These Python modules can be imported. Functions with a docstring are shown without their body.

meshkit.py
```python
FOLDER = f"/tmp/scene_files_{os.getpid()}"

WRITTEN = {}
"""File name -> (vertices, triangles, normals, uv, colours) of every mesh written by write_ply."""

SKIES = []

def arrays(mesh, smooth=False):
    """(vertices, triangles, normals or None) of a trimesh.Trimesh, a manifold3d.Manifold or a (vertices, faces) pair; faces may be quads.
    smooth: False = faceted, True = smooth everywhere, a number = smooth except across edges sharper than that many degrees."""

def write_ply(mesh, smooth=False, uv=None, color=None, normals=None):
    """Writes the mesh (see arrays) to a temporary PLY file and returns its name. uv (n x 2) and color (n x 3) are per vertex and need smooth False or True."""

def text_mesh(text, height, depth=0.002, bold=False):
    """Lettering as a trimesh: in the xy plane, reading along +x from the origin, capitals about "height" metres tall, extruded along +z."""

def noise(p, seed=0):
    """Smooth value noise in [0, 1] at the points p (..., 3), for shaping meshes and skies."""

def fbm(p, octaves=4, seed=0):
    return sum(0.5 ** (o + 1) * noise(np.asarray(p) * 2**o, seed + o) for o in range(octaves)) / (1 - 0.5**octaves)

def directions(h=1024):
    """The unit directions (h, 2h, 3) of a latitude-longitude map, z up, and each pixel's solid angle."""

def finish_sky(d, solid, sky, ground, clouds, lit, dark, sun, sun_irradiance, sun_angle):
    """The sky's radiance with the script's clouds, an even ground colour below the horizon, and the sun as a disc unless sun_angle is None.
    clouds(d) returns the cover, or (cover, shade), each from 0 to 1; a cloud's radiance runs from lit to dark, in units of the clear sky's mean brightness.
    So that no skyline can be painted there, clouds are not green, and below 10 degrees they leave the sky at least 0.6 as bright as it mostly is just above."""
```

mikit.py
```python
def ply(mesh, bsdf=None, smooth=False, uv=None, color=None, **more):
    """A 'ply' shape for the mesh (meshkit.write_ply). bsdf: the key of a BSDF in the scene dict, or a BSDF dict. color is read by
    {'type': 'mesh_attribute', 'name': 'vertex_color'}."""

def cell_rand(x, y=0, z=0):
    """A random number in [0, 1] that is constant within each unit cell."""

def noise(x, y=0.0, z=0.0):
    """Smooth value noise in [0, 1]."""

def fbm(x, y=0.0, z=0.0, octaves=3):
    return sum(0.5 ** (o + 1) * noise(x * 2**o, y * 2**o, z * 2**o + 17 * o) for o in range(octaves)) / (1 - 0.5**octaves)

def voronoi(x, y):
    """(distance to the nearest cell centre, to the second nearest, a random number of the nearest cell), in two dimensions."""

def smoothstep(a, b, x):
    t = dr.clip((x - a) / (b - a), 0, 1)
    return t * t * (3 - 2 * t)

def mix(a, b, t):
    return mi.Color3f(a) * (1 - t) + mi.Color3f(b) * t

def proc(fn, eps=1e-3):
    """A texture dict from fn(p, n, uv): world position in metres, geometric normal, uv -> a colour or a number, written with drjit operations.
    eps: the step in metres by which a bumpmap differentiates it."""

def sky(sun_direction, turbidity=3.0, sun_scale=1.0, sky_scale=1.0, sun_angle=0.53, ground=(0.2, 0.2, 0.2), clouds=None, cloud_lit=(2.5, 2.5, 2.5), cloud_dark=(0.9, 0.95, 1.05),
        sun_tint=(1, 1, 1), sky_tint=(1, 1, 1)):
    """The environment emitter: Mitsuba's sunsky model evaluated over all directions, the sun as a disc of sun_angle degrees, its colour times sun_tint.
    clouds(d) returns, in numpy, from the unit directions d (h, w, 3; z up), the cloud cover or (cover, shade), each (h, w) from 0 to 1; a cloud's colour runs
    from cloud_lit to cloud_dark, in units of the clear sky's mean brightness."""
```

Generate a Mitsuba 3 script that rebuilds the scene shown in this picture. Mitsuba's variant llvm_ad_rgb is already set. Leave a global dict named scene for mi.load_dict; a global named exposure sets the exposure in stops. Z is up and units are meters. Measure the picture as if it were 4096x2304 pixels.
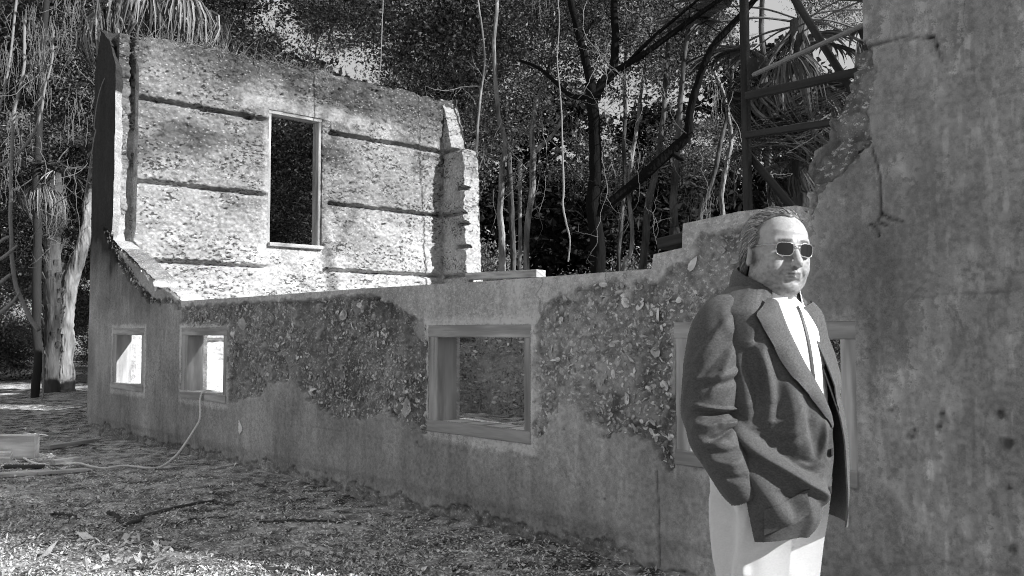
import math, random
import numpy as np
import trimesh, shapely
from shapely.geometry import Polygon, Point, LineString, box as sbox
from shapely.ops import unary_union
import drjit as dr
import mitsuba as mi
import mikit, meshkit
from mikit import noise, fbm, voronoi, smoothstep, mix, cell_rand

T = mi.ScalarTransform4f
scene, labels = {}, {}

# ---------------------------------------------------------------- camera, sky, exposure
# World: x runs along the front wall (left corner at 0), y goes behind it, z is up.
CAM = np.array([14.106, -4.358, 1.42])
YAW, PITCH, FPX = 0.7429, 0.0501, 885.2
FWD = np.array([-math.cos(YAW) * math.cos(PITCH), math.sin(YAW) * math.cos(PITCH), math.sin(PITCH)])
RGT = np.array([math.sin(YAW), math.cos(YAW), 0.0])
UPV = np.cross(RGT, FWD)
scene['camera'] = {'type': 'perspective', 'fov': 60.0894, 'fov_axis': 'x', 'near_clip': 0.05, 'far_clip': 900.0,
                   'to_world': T().look_at(origin=CAM.tolist(), target=(CAM + FWD).tolist(), up=[0, 0, 1])}
SUN_EL, SUN_AZ = math.radians(29), math.radians(22)
SUN = np.array([math.cos(SUN_EL) * math.cos(SUN_AZ), math.cos(SUN_EL) * math.sin(SUN_AZ), math.sin(SUN_EL)])


def thin_cloud(d):
    return 1.0, 0.35 * meshkit.fbm(d * 2.5, 4, 5)


# a black and white photograph: sun and veiled sky are both made neutral
scene['sky'] = mikit.sky(SUN.tolist(), turbidity=3, sun_tint=(0.7665, 0.9785, 1.4852), ground=(0.15, 0.15, 0.15),
                         clouds=thin_cloud, cloud_lit=(0.98, 0.98, 0.98), cloud_dark=(0.68, 0.68, 0.68))
labels['sky'] = {'kind': 'structure'}
exposure = 2.95


# ---------------------------------------------------------------- helpers
def at(px, py, depth):
    """The point that lies DEPTH metres in front of the camera in the direction of a pixel (1024 wide): used to survey things."""
    return CAM + depth * (FWD + RGT * (px - 512) / FPX - UPV * (py - 288) / FPX)


def pix(p):
    d = np.asarray(p, float) - CAM
    z = d @ FWD
    return np.stack([512 + FPX * (d @ RGT) / z, 288 - FPX * (d @ UPV) / z], -1), z


def on_ground(px, py, z=0.0):
    d = FWD + RGT * (px - 512) / FPX - UPV * (py - 288) / FPX
    return CAM + d * ((z - CAM[2]) / d[2])


_used = set()


def new_key(name, parent=None):
    base = (parent + '__' if parent else '') + name
    k, n = base, 0
    while k in _used or k in scene:
        n += 1
        k = f'{base}_{n:03d}'
    _used.add(k)
    return k


def thing(name, label, cat, group=None):
    k = new_key(name)
    labels[k] = {'label': label, 'category': cat}
    if group:
        labels[k]['group'] = group
    return k


def put(name, mesh, bsdf, parent=None, smooth=False, label=None, cat=None, group=None, kind=None, **kw):
    k = new_key(name, parent)
    scene[k] = mesh if isinstance(mesh, dict) else mikit.ply(mesh, bsdf, smooth=smooth, **kw)
    e = {n: v for n, v in (('label', label), ('category', cat), ('group', group), ('kind', kind)) if v}
    if e:
        labels[k] = e
    return k


def grey(v):
    return {'type': 'rgb', 'value': [v, v, v]}


def V(*a):
    return np.array(a, float)


def cat(parts):
    """Joins (vertices, faces[, colours]) tuples."""
    vs, fs, cs, n = [], [], [], 0
    for p in parts:
        vs.append(p[0])
        fs.append(np.asarray(p[1]) + n)
        if len(p) > 2:
            cs.append(p[2])
        n += len(p[0])
    out = (np.vstack(vs), np.vstack(fs))
    return out + (np.vstack(cs),) if cs else out


def tube(pts, rad, sides=7, caps=True, wob=0.0, seed=0):
    p = np.asarray(pts, float)
    rad = np.broadcast_to(np.asarray(rad, float), (len(p),))
    t = np.gradient(p, axis=0)
    t /= np.linalg.norm(t, axis=1, keepdims=True) + 1e-12
    ref = V(0, 0, 1) if abs(t[:, 2]).mean() < 0.8 else V(1, 0.2, 0)
    a = np.cross(t, ref)
    a /= np.linalg.norm(a, axis=1, keepdims=True) + 1e-12
    b = np.cross(t, a)
    ang = np.arange(sides) * 2 * np.pi / sides
    r = rad[:, None] * np.ones(sides)
    if wob:
        r = r * (1 + wob * np.random.default_rng(seed).uniform(-1, 1, r.shape))
    v = p[:, None] + r[..., None] * (np.cos(ang)[None, :, None] * a[:, None] + np.sin(ang)[None, :, None] * b[:, None])
    n = len(p)
    i, j = np.meshgrid(np.arange(n - 1), np.arange(sides), indexing='ij')
    q = np.stack([i * sides + j, i * sides + (j + 1) % sides, (i + 1) * sides + (j + 1) % sides, (i + 1) * sides + j], -1).reshape(-1, 4)
    f = np.vstack([q[:, [0, 2, 1]], q[:, [0, 3, 2]]])
    v = v.reshape(-1, 3)
    if caps:
        v = np.vstack([v, p[:1], p[-1:]])
        jj = np.arange(sides)
        c0 = np.stack([np.full(sides, n * sides), jj, (jj + 1) % sides], 1)
        c1 = np.stack([np.full(sides, n * sides + 1), (n - 1) * sides + (jj + 1) % sides, (n - 1) * sides + jj], 1)
        f = np.vstack([f, c0, c1])
    return v, f


def spline(pts, n):
    """Catmull-Rom through the rows of pts (any number of columns), n samples."""
    p = np.asarray(pts, float)
    if len(p) < 3:
        return p[0] + (p[-1] - p[0]) * np.linspace(0, 1, n)[:, None]
    q = np.vstack([2 * p[0] - p[1], p, 2 * p[-1] - p[-2]])
    u = np.linspace(0, len(p) - 1 - 1e-9, n)
    i = u.astype(int)
    t = (u - i)[:, None]
    a, b, c, d = q[i], q[i + 1], q[i + 2], q[i + 3]
    return 0.5 * (2 * b + (c - a) * t + (2 * a - 5 * b + 4 * c - d) * t**2 + (3 * b - a - 3 * c + d) * t**3)


def beam(p0, p1, w, h, up=(0, 0, 1), bev=0.006, seg=6, warp=0.0, seed=0):
    """A squared timber from p0 to p1, w wide and h high, with chamfered long edges and a slight warp."""
    p0, p1, up = V(*p0), V(*p1), V(*up)
    t = (p1 - p0) / np.linalg.norm(p1 - p0)
    a = np.cross(t, up)
    a /= np.linalg.norm(a)
    b = np.cross(a, t)
    hw, hh, c = w / 2, h / 2, min(bev, w / 3, h / 3)
    prof = np.array([[-hw + c, -hh], [hw - c, -hh], [hw, -hh + c], [hw, hh - c], [hw - c, hh], [-hw + c, hh], [-hw, hh - c], [-hw, -hh + c]])
    s = np.linspace(0, 1, seg + 1)
    rng = np.random.default_rng(seed)
    off = np.cumsum(rng.normal(0, warp, (seg + 1, 2)), 0)
    v = (p0 + (p1 - p0) * s[:, None])[:, None] + ((prof[None, :, :1] + off[:, None, :1]) * a + (prof[None, :, 1:] + off[:, None, 1:]) * b)
    n, k = seg + 1, 8
    i, j = np.meshgrid(np.arange(n - 1), np.arange(k), indexing='ij')
    q = np.stack([i * k + j, i * k + (j + 1) % k, (i + 1) * k + (j + 1) % k, (i + 1) * k + j], -1).reshape(-1, 4)
    f = np.vstack([q[:, [0, 1, 2]], q[:, [0, 2, 3]]])
    e = np.array([[0, j + 1, j] for j in range(1, 7)])
    e2 = np.array([[0, j, j + 1] for j in range(1, 7)]) + (n - 1) * k
    v, f = v.reshape(-1, 3), np.vstack([f, e, e2])
    m = trimesh.Trimesh(v, f, process=False)
    if m.volume < 0:
        f = f[:, ::-1]
    return v, f


def clip_grid(poly, us, vs):
    """Triangulates a shapely polygon on a grid: whole quads inside, clipped cells along the edge."""
    U, W = np.meshgrid(us, vs, indexing='ij')
    nu, nv = len(us), len(vs)
    shapely.prepare(poly)
    i, j = [a.ravel() for a in np.meshgrid(np.arange(nu - 1), np.arange(nv - 1), indexing='ij')]
    cells = shapely.box(us[i], vs[j], us[i + 1], vs[j + 1])
    inside = shapely.contains_properly(poly, cells)
    touch = ~inside & shapely.intersects(poly, cells)
    idx = lambda a, b: a * nv + b
    ii, jj = i[inside], j[inside]
    q = np.stack([idx(ii, jj), idx(ii + 1, jj), idx(ii + 1, jj + 1), idx(ii, jj + 1)], 1)
    pts = [np.stack([U.ravel(), W.ravel()], 1)]
    tris = [q[:, [0, 1, 2]], q[:, [0, 2, 3]]]
    n = nu * nv
    for c in np.nonzero(touch)[0]:
        g = poly.intersection(cells[c])
        for s in getattr(g, 'geoms', [g]):
            if s.geom_type != 'Polygon' or s.area < 1e-9:
                continue
            v, f = trimesh.creation.triangulate_polygon(s, engine='earcut')
            v = np.asarray(v)
            a = v[f]
            area = (a[:, 1, 0] - a[:, 0, 0]) * (a[:, 2, 1] - a[:, 0, 1]) - (a[:, 2, 0] - a[:, 0, 0]) * (a[:, 1, 1] - a[:, 0, 1])
            f = np.where(area[:, None] < 0, f[:, ::-1], f)
            pts.append(v)
            tris.append(f + n)
            n += len(v)
    p = np.vstack(pts)
    f = np.vstack(tris)
    _, first, inv = np.unique(np.round(p, 5), axis=0, return_index=True, return_inverse=True)
    f = inv.ravel()[f]
    f = f[(f[:, 0] != f[:, 1]) & (f[:, 1] != f[:, 2]) & (f[:, 0] != f[:, 2])]
    used, f2 = np.unique(f, return_inverse=True)
    return p[first][used], f2.reshape(-1, 3)


def ragged(pts, step, amp, seed, closed=False):
    """A polyline with points every STEP metres, pushed sideways by noise."""
    p = np.asarray(pts, float)
    out = []
    for a, b in zip(p[:-1], p[1:]):
        n = max(1, int(np.linalg.norm(b - a) / step))
        out += [a + (b - a) * k / n for k in range(n)]
    out = np.array(out + [p[-1]])
    nz = meshkit.fbm(np.c_[out * 6, out[:, :1] * 0], 3, seed) - 0.5
    nw = meshkit.fbm(np.c_[out * 6 + 40, out[:, :1] * 0], 3, seed + 9) - 0.5
    k = np.minimum(1, np.minimum(np.arange(len(out)), np.arange(len(out))[::-1]) / 2)[:, None]
    return out + 2 * amp * np.c_[nz, nw] * k


def sides(poly, depths, seg):
    """The faces along the edge of a slab: (ring points 2-D, per depth) as vertex grid; depths from front to back."""
    outv, outf, n = [], [], 0
    for ring in [poly.exterior, *poly.interiors]:
        c = np.array(ring.coords)[:-1]
        d = []
        for a, b in zip(c, np.roll(c, -1, 0)):
            k = max(1, int(np.ceil(np.linalg.norm(b - a) / seg)))
            d += [a + (b - a) * q / k for q in range(k)]
        d = np.array(d)
        m = len(d)
        v = np.stack([np.c_[d, np.full(m, y)] for y in depths])  # (depth, m, 3) : u, v, depth
        i, j = np.meshgrid(np.arange(len(depths) - 1), np.arange(m), indexing='ij')
        q = np.stack([i * m + j, i * m + (j + 1) % m, (i + 1) * m + (j + 1) % m, (i + 1) * m + j], -1).reshape(-1, 4)
        f = np.vstack([q[:, [0, 1, 2]], q[:, [0, 2, 3]]])
        outv.append(v.reshape(-1, 3))
        outf.append(f + n)
        n += len(outv[-1])
    return np.vstack(outv), np.vstack(outf)
# ---------------------------------------------------------------- materials of the setting
def two(b):
    return {'type': 'twosided', 'bsdf': b}


def diff(tex, rough=0.9, spec=0.25):
    return {'type': 'principled', 'base_color': tex, 'roughness': rough, 'specular': spec}


def plaster_color(p, n, uv):
    pl, tone = uv.x, uv.y
    x, y, z = p.x + p.y * 0.7, p.y, p.z
    blot = fbm(x * 1.7, z * 1.7 + 9, y, octaves=4)
    streak = fbm(x * 22 + 3 * fbm(x * 2, z * 0.8), z * 1.1, y * 5, octaves=3)
    fine = 0.7 * fbm(x * 48, z * 48, y * 48, octaves=4) + 0.3 * noise(x * 260, z * 260, y * 260)
    v = 0.02 + 0.62 * tone
    mid_ = fbm(x * 12 + 2.5 * blot, z * 4.2 + 2, y * 5, octaves=5)
    right_ = smoothstep(11.7, 12.5, x)
    v = v * (0.62 + 0.76 * blot) * (0.86 + 0.28 * streak * pl + 0.14 * (1 - pl)) * (0.34 + 1.32 * fine) * (1 + (mid_ - 0.5) * (0.40 + 0.16 * right_))
    # scraped pale scratches and flaking of the limewash on the plaster
    scr = smoothstep(0.56, 0.70, fbm(x * 30 + 4 * fine, z * 9 + 4, octaves=3)) * smoothstep(0.42, 0.56, fbm(x * 2.3 + 5, z * 2.3, octaves=3)) * smoothstep(10.5, 12.2, x)
    v = v + pl * 0.13 * scr * smoothstep(0.2, 0.45, tone)
    # hairline cracks
    w = dr.abs(fbm(x * 0.9 + 0.25 * noise(x * 9, z * 9), z * 0.9 + 3, octaves=3) - 0.47)
    v = v * (1 - 0.5 * pl * (1 - smoothstep(0.001, 0.0035, w)) * smoothstep(0.52, 0.62, noise(x * 1.3 + 7, z * 1.3)))
    # broken oyster shell and grit in the exposed tabby
    d, d2, r = voronoi(x * 36 + 3 * fine, (z + 0.4 * y) * 38 + 3 * mid_)
    flake = (1 - smoothstep(0.22, 0.34, d)) * smoothstep(0.62, 0.8, r)
    # scuffs, trowel marks and pock holes in the plaster
    pock = (1 - smoothstep(0.08, 0.2, d)) * smoothstep(0.80, 0.86, r)
    v = v * (1 - 0.35 * pl * pock * smoothstep(0.5, 0.7, blot))
    v = v * (1 - (0.08 + 0.18 * right_) * pl * smoothstep(0.56, 0.66, fbm(x * 17 + 2 * mid_, z * 6 + 11, octaves=5)) * smoothstep(0.35, 0.6, blot))
    v = v * (1 + (0.10 + 0.20 * right_) * pl * smoothstep(0.58, 0.70, fbm(x * 27 + 31, z * 9, octaves=4)))
    d3, d4, r3 = voronoi(x * 80, (z + 0.4 * y) * 95)
    grit = (1 - smoothstep(0.25, 0.4, d3)) * smoothstep(0.7, 0.9, r3)
    v = v * (1 - 0.35 * (1 - pl) * smoothstep(0.45, 0.65, fbm(x * 14, z * 14, 5.0, octaves=3)))
    v = v + (1 - pl) * (0.36 * flake * (0.4 + 0.8 * fine) + 0.12 * grit) * smoothstep(0.02, 0.25, tone)
    v = v + pl * 0.16 * (grit + flake) * smoothstep(0.52, 0.60, tone)
    return mi.Color3f(dr.clip(v, 0.012, 0.6))


def plaster_bump(p, n, uv):
    x, z = p.x + p.y * 0.7, p.z
    return fbm(x * 60, z * 60, p.y * 60, octaves=3) * (1.4 - 0.6 * uv.x) + 1.2 * fbm(x * 16, z * 16, p.y * 16, octaves=2)


def tabby_color(p, n, uv):
    s, tone = uv.x, uv.y
    u, z = p.y + p.x, p.z
    big = fbm(u * 0.9, z * 0.9 + 2, octaves=3)
    hor = fbm(u * 5, z * 17, octaves=3)
    fine = fbm(u * 30, z * 38, p.x * 30, octaves=3)
    v = (0.06 + 0.72 * tone) * (0.74 + 0.5 * big) * (0.80 + 0.40 * hor) * (0.45 + 1.1 * fine)
    pit = smoothstep(0.56, 0.63, fbm(u * 24 + 2 * hor, z * 44, p.x * 24, octaves=3)) * smoothstep(0.3, 0.6, fbm(u * 3, z * 4.5 + 3, octaves=2)) * (1 - s)
    v = v * (1 - 0.78 * pit)
    d, d2, r = voronoi(u * 20, z * 30)
    v = v + 0.16 * (1 - smoothstep(0.2, 0.36, d)) * smoothstep(0.75, 0.9, r) * (1 - s)
    return mi.Color3f(dr.clip(v, 0.02, 0.72))


def tabby_bump(p, n, uv):
    u = p.y + p.x
    return fbm(u * 26, p.z * 34, p.x * 26, octaves=4) * (1.2 - 0.9 * uv.x)


def wood_tex(lo, hi, scale=1.0):
    def f(p, n, uv):
        a = fbm(uv.x * 2.5 * scale, uv.y * 38 * scale, uv.x * 0.3, octaves=4)
        b = fbm(uv.x * 9, uv.y * 160, octaves=2)
        g = smoothstep(0.25, 0.75, a) * (0.75 + 0.5 * b)
        w = fbm(uv.x * 1.3, uv.y * 6, octaves=3)
        v = lo + (hi - lo) * g
        return mi.Color3f(dr.clip(v * (0.7 + 0.6 * w), 0.008, 0.8))
    return f


def soil_color(p, n, uv):
    a = fbm(p.x * 0.7, p.y * 0.7, octaves=3)
    b = fbm(p.x * 9, p.y * 9, octaves=4)
    d, d2, r = voronoi(p.x * 38 + 2 * b, p.y * 38)
    fl = (1 - smoothstep(0.18, 0.4, d)) * smoothstep(0.55, 0.9, r)
    v = 0.10 + 0.18 * a + 0.60 * (b - 0.5) + 0.5 * fl * (0.3 + b)
    return mi.Color3f(dr.clip(v, 0.03, 0.62))


def soil_bump(p, n, uv):
    return fbm(p.x * 18, p.y * 18, p.z * 18, octaves=4)


def bumped(b, fn, h, eps=2e-3):
    return {'type': 'bumpmap', 'arbitrary': mikit.proc(fn, eps=eps), 'scale': h, 'bsdf': b}


scene['plaster'] = two(bumped(diff(mikit.proc(plaster_color)), plaster_bump, 0.006))
scene['tabby'] = two(bumped(diff(mikit.proc(tabby_color)), tabby_bump, 0.014, 3e-3))
scene['soil'] = two(bumped(diff(mikit.proc(soil_color)), soil_bump, 0.03, 4e-3))
scene['frame_wood'] = two(diff(mikit.proc(wood_tex(0.22, 0.42)), 0.75, 0.3))
scene['dark_wood'] = two(diff(mikit.proc(wood_tex(0.012, 0.04)), 0.8, 0.3))
scene['pale_wood'] = two(diff(mikit.proc(wood_tex(0.26, 0.5)), 0.8, 0.3))
scene['by_vertex'] = two(diff({'type': 'mesh_attribute', 'name': 'vertex_color'}, 0.75, 0.35))
scene['by_vertex_matte'] = two(diff({'type': 'mesh_attribute', 'name': 'vertex_color'}, 0.95, 0.12))


def put_beam(name, parent, p0, p1, w, h, bsdf, **kw):
    """A timber with uv along and across its length (for the grain)."""
    lab = {k: kw.pop(k) for k in ('label', 'cat', 'group', 'kind') if k in kw}
    v, f = beam(p0, p1, w, h, **kw)
    t = V(*p1) - V(*p0)
    L = np.linalg.norm(t)
    s = (v - V(*p0)) @ (t / L)
    q = v - V(*p0) - s[:, None] * (t / L)
    a = q @ V(0.61, 0.37, 0.7)
    off = (sum(map(float, p0)) * 7.3) % 5
    m = trimesh.Trimesh(v, f, process=False)
    fl = v[f].reshape(-1, 3)  # unshared corners: crisp edges, grain continues
    uv = np.c_[s[f].ravel() + off, a[f].ravel() + off]
    return put(name, (fl, np.arange(len(fl)).reshape(-1, 3)), bsdf, parent, smooth=False, uv=uv, **lab)


# ---------------------------------------------------------------- front wall
def hit_y(px, py, y=0.0):
    d = FWD + RGT * (px - 512) / FPX - UPV * (py - 288) / FPX
    return CAM + d * ((y - CAM[1]) / d[1])


def hit_x(px, py, x):
    d = FWD + RGT * (px - 512) / FPX - UPV * (py - 288) / FPX
    return CAM + d * ((x - CAM[0]) / d[0])


def fw(*pxs):
    return [tuple(hit_y(a, b)[[0, 2]]) for a, b in pxs]


TH = 0.29
remnant = [(0, 5.35), (0.25, 5.98), (0.62, 5.72), (0.93, 5.3), (0.955, 4.3), (0.95, 2.9)] + fw((112.5, 238), (118, 245), (124.9, 251.4), (155.5, 280), (156.2, 287), (167.4, 287.3), (184.7, 300.5))
left_top = ragged(remnant, 0.06, 0.02, 3)
low_top = np.array([(3.47, 1.803), (5.2, 1.800), (7.4, 1.808), (9.1, 1.802), (10.675, 1.812), (10.69, 1.90), (10.905, 1.925), (10.915, 2.07), (11.3, 2.105), (11.66, 2.10)])
tall = ragged(fw((811, 214), (813, 205), (813, 200), (810, 196), (813, 186), (811, 180), (812.5, 166), (817, 160), (817.5, 152.5), (830, 145), (832.5, 141), (831, 131), (832, 120), (836, 117), (837, 109), (843, 105), (845, 96), (850, 92), (849, 84), (853, 80), (852, 72.5), (856, 70), (853.5, 61), (853.6, 53), (866.0, 49), (866.4, 30), (865.6, 14), (866.5, 0)) + [(12.06, 4.0), (12.3, 4.5), (12.78, 4.3), (12.94, 3.5), (12.98, 2.6), (13.2, 1.95), (14.0, 1.75), (15.2, 1.6)], 0.03, 0.007, 11)
outline = Polygon(np.vstack([[(0, -0.35)], [(15.2, -0.35)], tall[::-1], low_top[::-1], left_top[::-1][1:]])).buffer(0)
WIN = [  # outer x, inner x
    ((1.06, 2.27), (1.215, 2.15)), ((3.47, 4.73), (3.64, 4.63)), ((8.40, 9.60), (8.515, 9.515)), ((10.84, 11.98), (10.95, 11.885))]
ZS0, ZS1, ZL0, ZL1 = 0.645, 0.722, 1.384, 1.483
holes = unary_union([sbox(o[0] + .006, ZS0 + .006, o[1] - .006, ZL1 - .006) for o, i in WIN])
wall_poly = outline.difference(holes)
if wall_poly.geom_type != 'Polygon':
    wall_poly = max(wall_poly.geoms, key=lambda g: g.area)

# bare tabby, where the plaster has come off
bare = Polygon(ragged(fw((186, 306), (420, 291), (560, 281), (655, 275), (662, 262), (690, 252), (694, 231), (748, 225), (800, 220), (792, 300), (775, 318), (760, 318),
                         (676, 320), (676, 470), (671.7, 468), (664, 452), (657, 441), (640, 436), (624, 433), (603, 435), (590.7, 424.6), (586, 412), (576, 403), (560, 404), (552, 418), (546, 436), (535, 442), (480, 438),
                         (431, 433), (420, 431), (403.7, 426.6), (394, 416), (385, 412), (366, 420), (349.7, 418), (330, 413), (318.5, 410), (308, 392), (300, 385), (285, 380), (270.8, 383), (262, 395), (250, 399.6), (232, 404), (230, 330), (185, 326), (180.6, 320), (179, 309), (186, 306)), 0.04, 0.03, 21)).buffer(0)
# broken arris of the left part
bare = bare.union(Polygon(ragged(fw((105, 226), (112, 248), (117, 255), (122, 266), (131, 281), (142, 291), (152, 302), (165, 303), (176, 304), (180, 318), (190, 318), (186, 298), (166, 284), (154, 276), (122, 244), (105, 226)), 0.04, 0.03, 5)).buffer(0))
# ragged courses of the tall right part, plaster fallen off its edge
ep = [(814, 222), (818, 205), (824, 188), (831, 180), (846, 172), (858, 163), (868, 150), (871, 143), (867, 136), (866, 114), (872, 105), (876, 92), (875, 75), (870, 71), (871, 54), (867, 47)]
bare_edge = Polygon(np.vstack([ragged(fw(*ep), 0.03, 0.012, 8), tall[(tall[:, 1] < 2.9) & (tall[:, 0] < 12.3)][::-1]])).buffer(0)
CRACKS = [(LineString(ragged(fw(*c), 0.02, 0.012, 40 + k)), w) for k, (c, w) in enumerate([(((866, 48), (890, 41), (905, 38), (925, 37.5), (937, 38.5)), .008), (((928, 38), (937, 40), (940, 48)), .02), (((939, 47), (944, 62)), .009), (((875, 150), (882, 175), (884, 214), (880, 222), (890, 226)), .006), (((884, 214), (893, 219), (905, 222)), .006), (((872, 224), (880, 229), (882, 236)), .006), (((905, 300), (1024, 290)), .004), (((676, 470), (668, 452), (662, 440)), .008), (((880, 104), (1024, 92)), .003), (((660, 470), (663, 520), (661, 566)), .006), (((300, 424), (360, 434), (430, 448)), .004), (((876, 566), (940, 562), (1024, 571)), .004)])]
# the foundation shows below the lower plaster edge
xs = np.linspace(-0.2, 15.4, 900)
low = -0.02 + 0.12 * (meshkit.fbm(np.c_[xs * 1.6, xs * 0, xs * 0], 2, 2) - 0.45) + 0.16 * np.abs(meshkit.noise(np.c_[xs * 3.4, xs * 0, xs * 0], 7) - 0.5) + 0.05 * np.abs(meshkit.noise(np.c_[xs * 9, xs * 0, xs * 0], 17) - 0.5)
low = low + np.interp(xs, [0, 3, 6, 15], [0.06, 0.05, 0.02, 0.0])
foot = Polygon(np.vstack([np.c_[xs, low], [[15.4, -1], [-0.2, -1]]]))
bare_all = bare.union(bare_edge).union(foot)
# new concrete along the top and over the third window
cap = LineString(low_top[:6]).buffer(0.075).union(LineString(low_top[4:]).buffer(0.10)).union(Polygon(fw((384, 300), (400, 308), (430, 325), (540, 325), (556, 300), (590, 284), (400, 288))))
cap = cap.union(Polygon(fw((120, 250), (156, 283), (158, 290), (169, 290), (186, 303), (172, 298), (158, 299), (146, 288))).buffer(0.01)).intersection(outline.buffer(0.05))
mortar = unary_union([sbox(o[0] - .03, ZS0 - .05, o[1] + .03, ZL1 + .02) for o, i in WIN])
bare_all = bare_all.difference(cap).difference(unary_union([sbox(o[0] - .022, ZS0 - .04, o[1] + .022, ZL1 + .012) for o, i in WIN[:3]]))
shapely.prepare(bare_all)
pits = [(x_, z_, r_) for (a, b, r_) in [(1010, 444, .035), (945, 414, .017), (942, 426, .02), (1003, 414, .02), (914, 435, .024), (917, 430, .018), (1016, 550, .022), (1012, 487, .014), (894, 410, .014), (567, 429, .02), (606, 437, .016), (608, 499, .015), (420, 443, .016), (327, 473, .014), (151, 357, .02), (149, 375, .016), (183, 372, .02), (183, 385, .02), (700, 470, .02)] for x_, z_ in fw((a, b))]


def sd(poly, P):
    """Signed distance, positive inside."""
    pts = shapely.points(P)
    d = shapely.distance(pts, poly.boundary)
    return np.where(shapely.contains(poly, pts), d, -d)


def ss(a, b, x):
    t = np.clip((x - a) / (b - a), 0, 1)
    return t * t * (3 - 2 * t)


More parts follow.
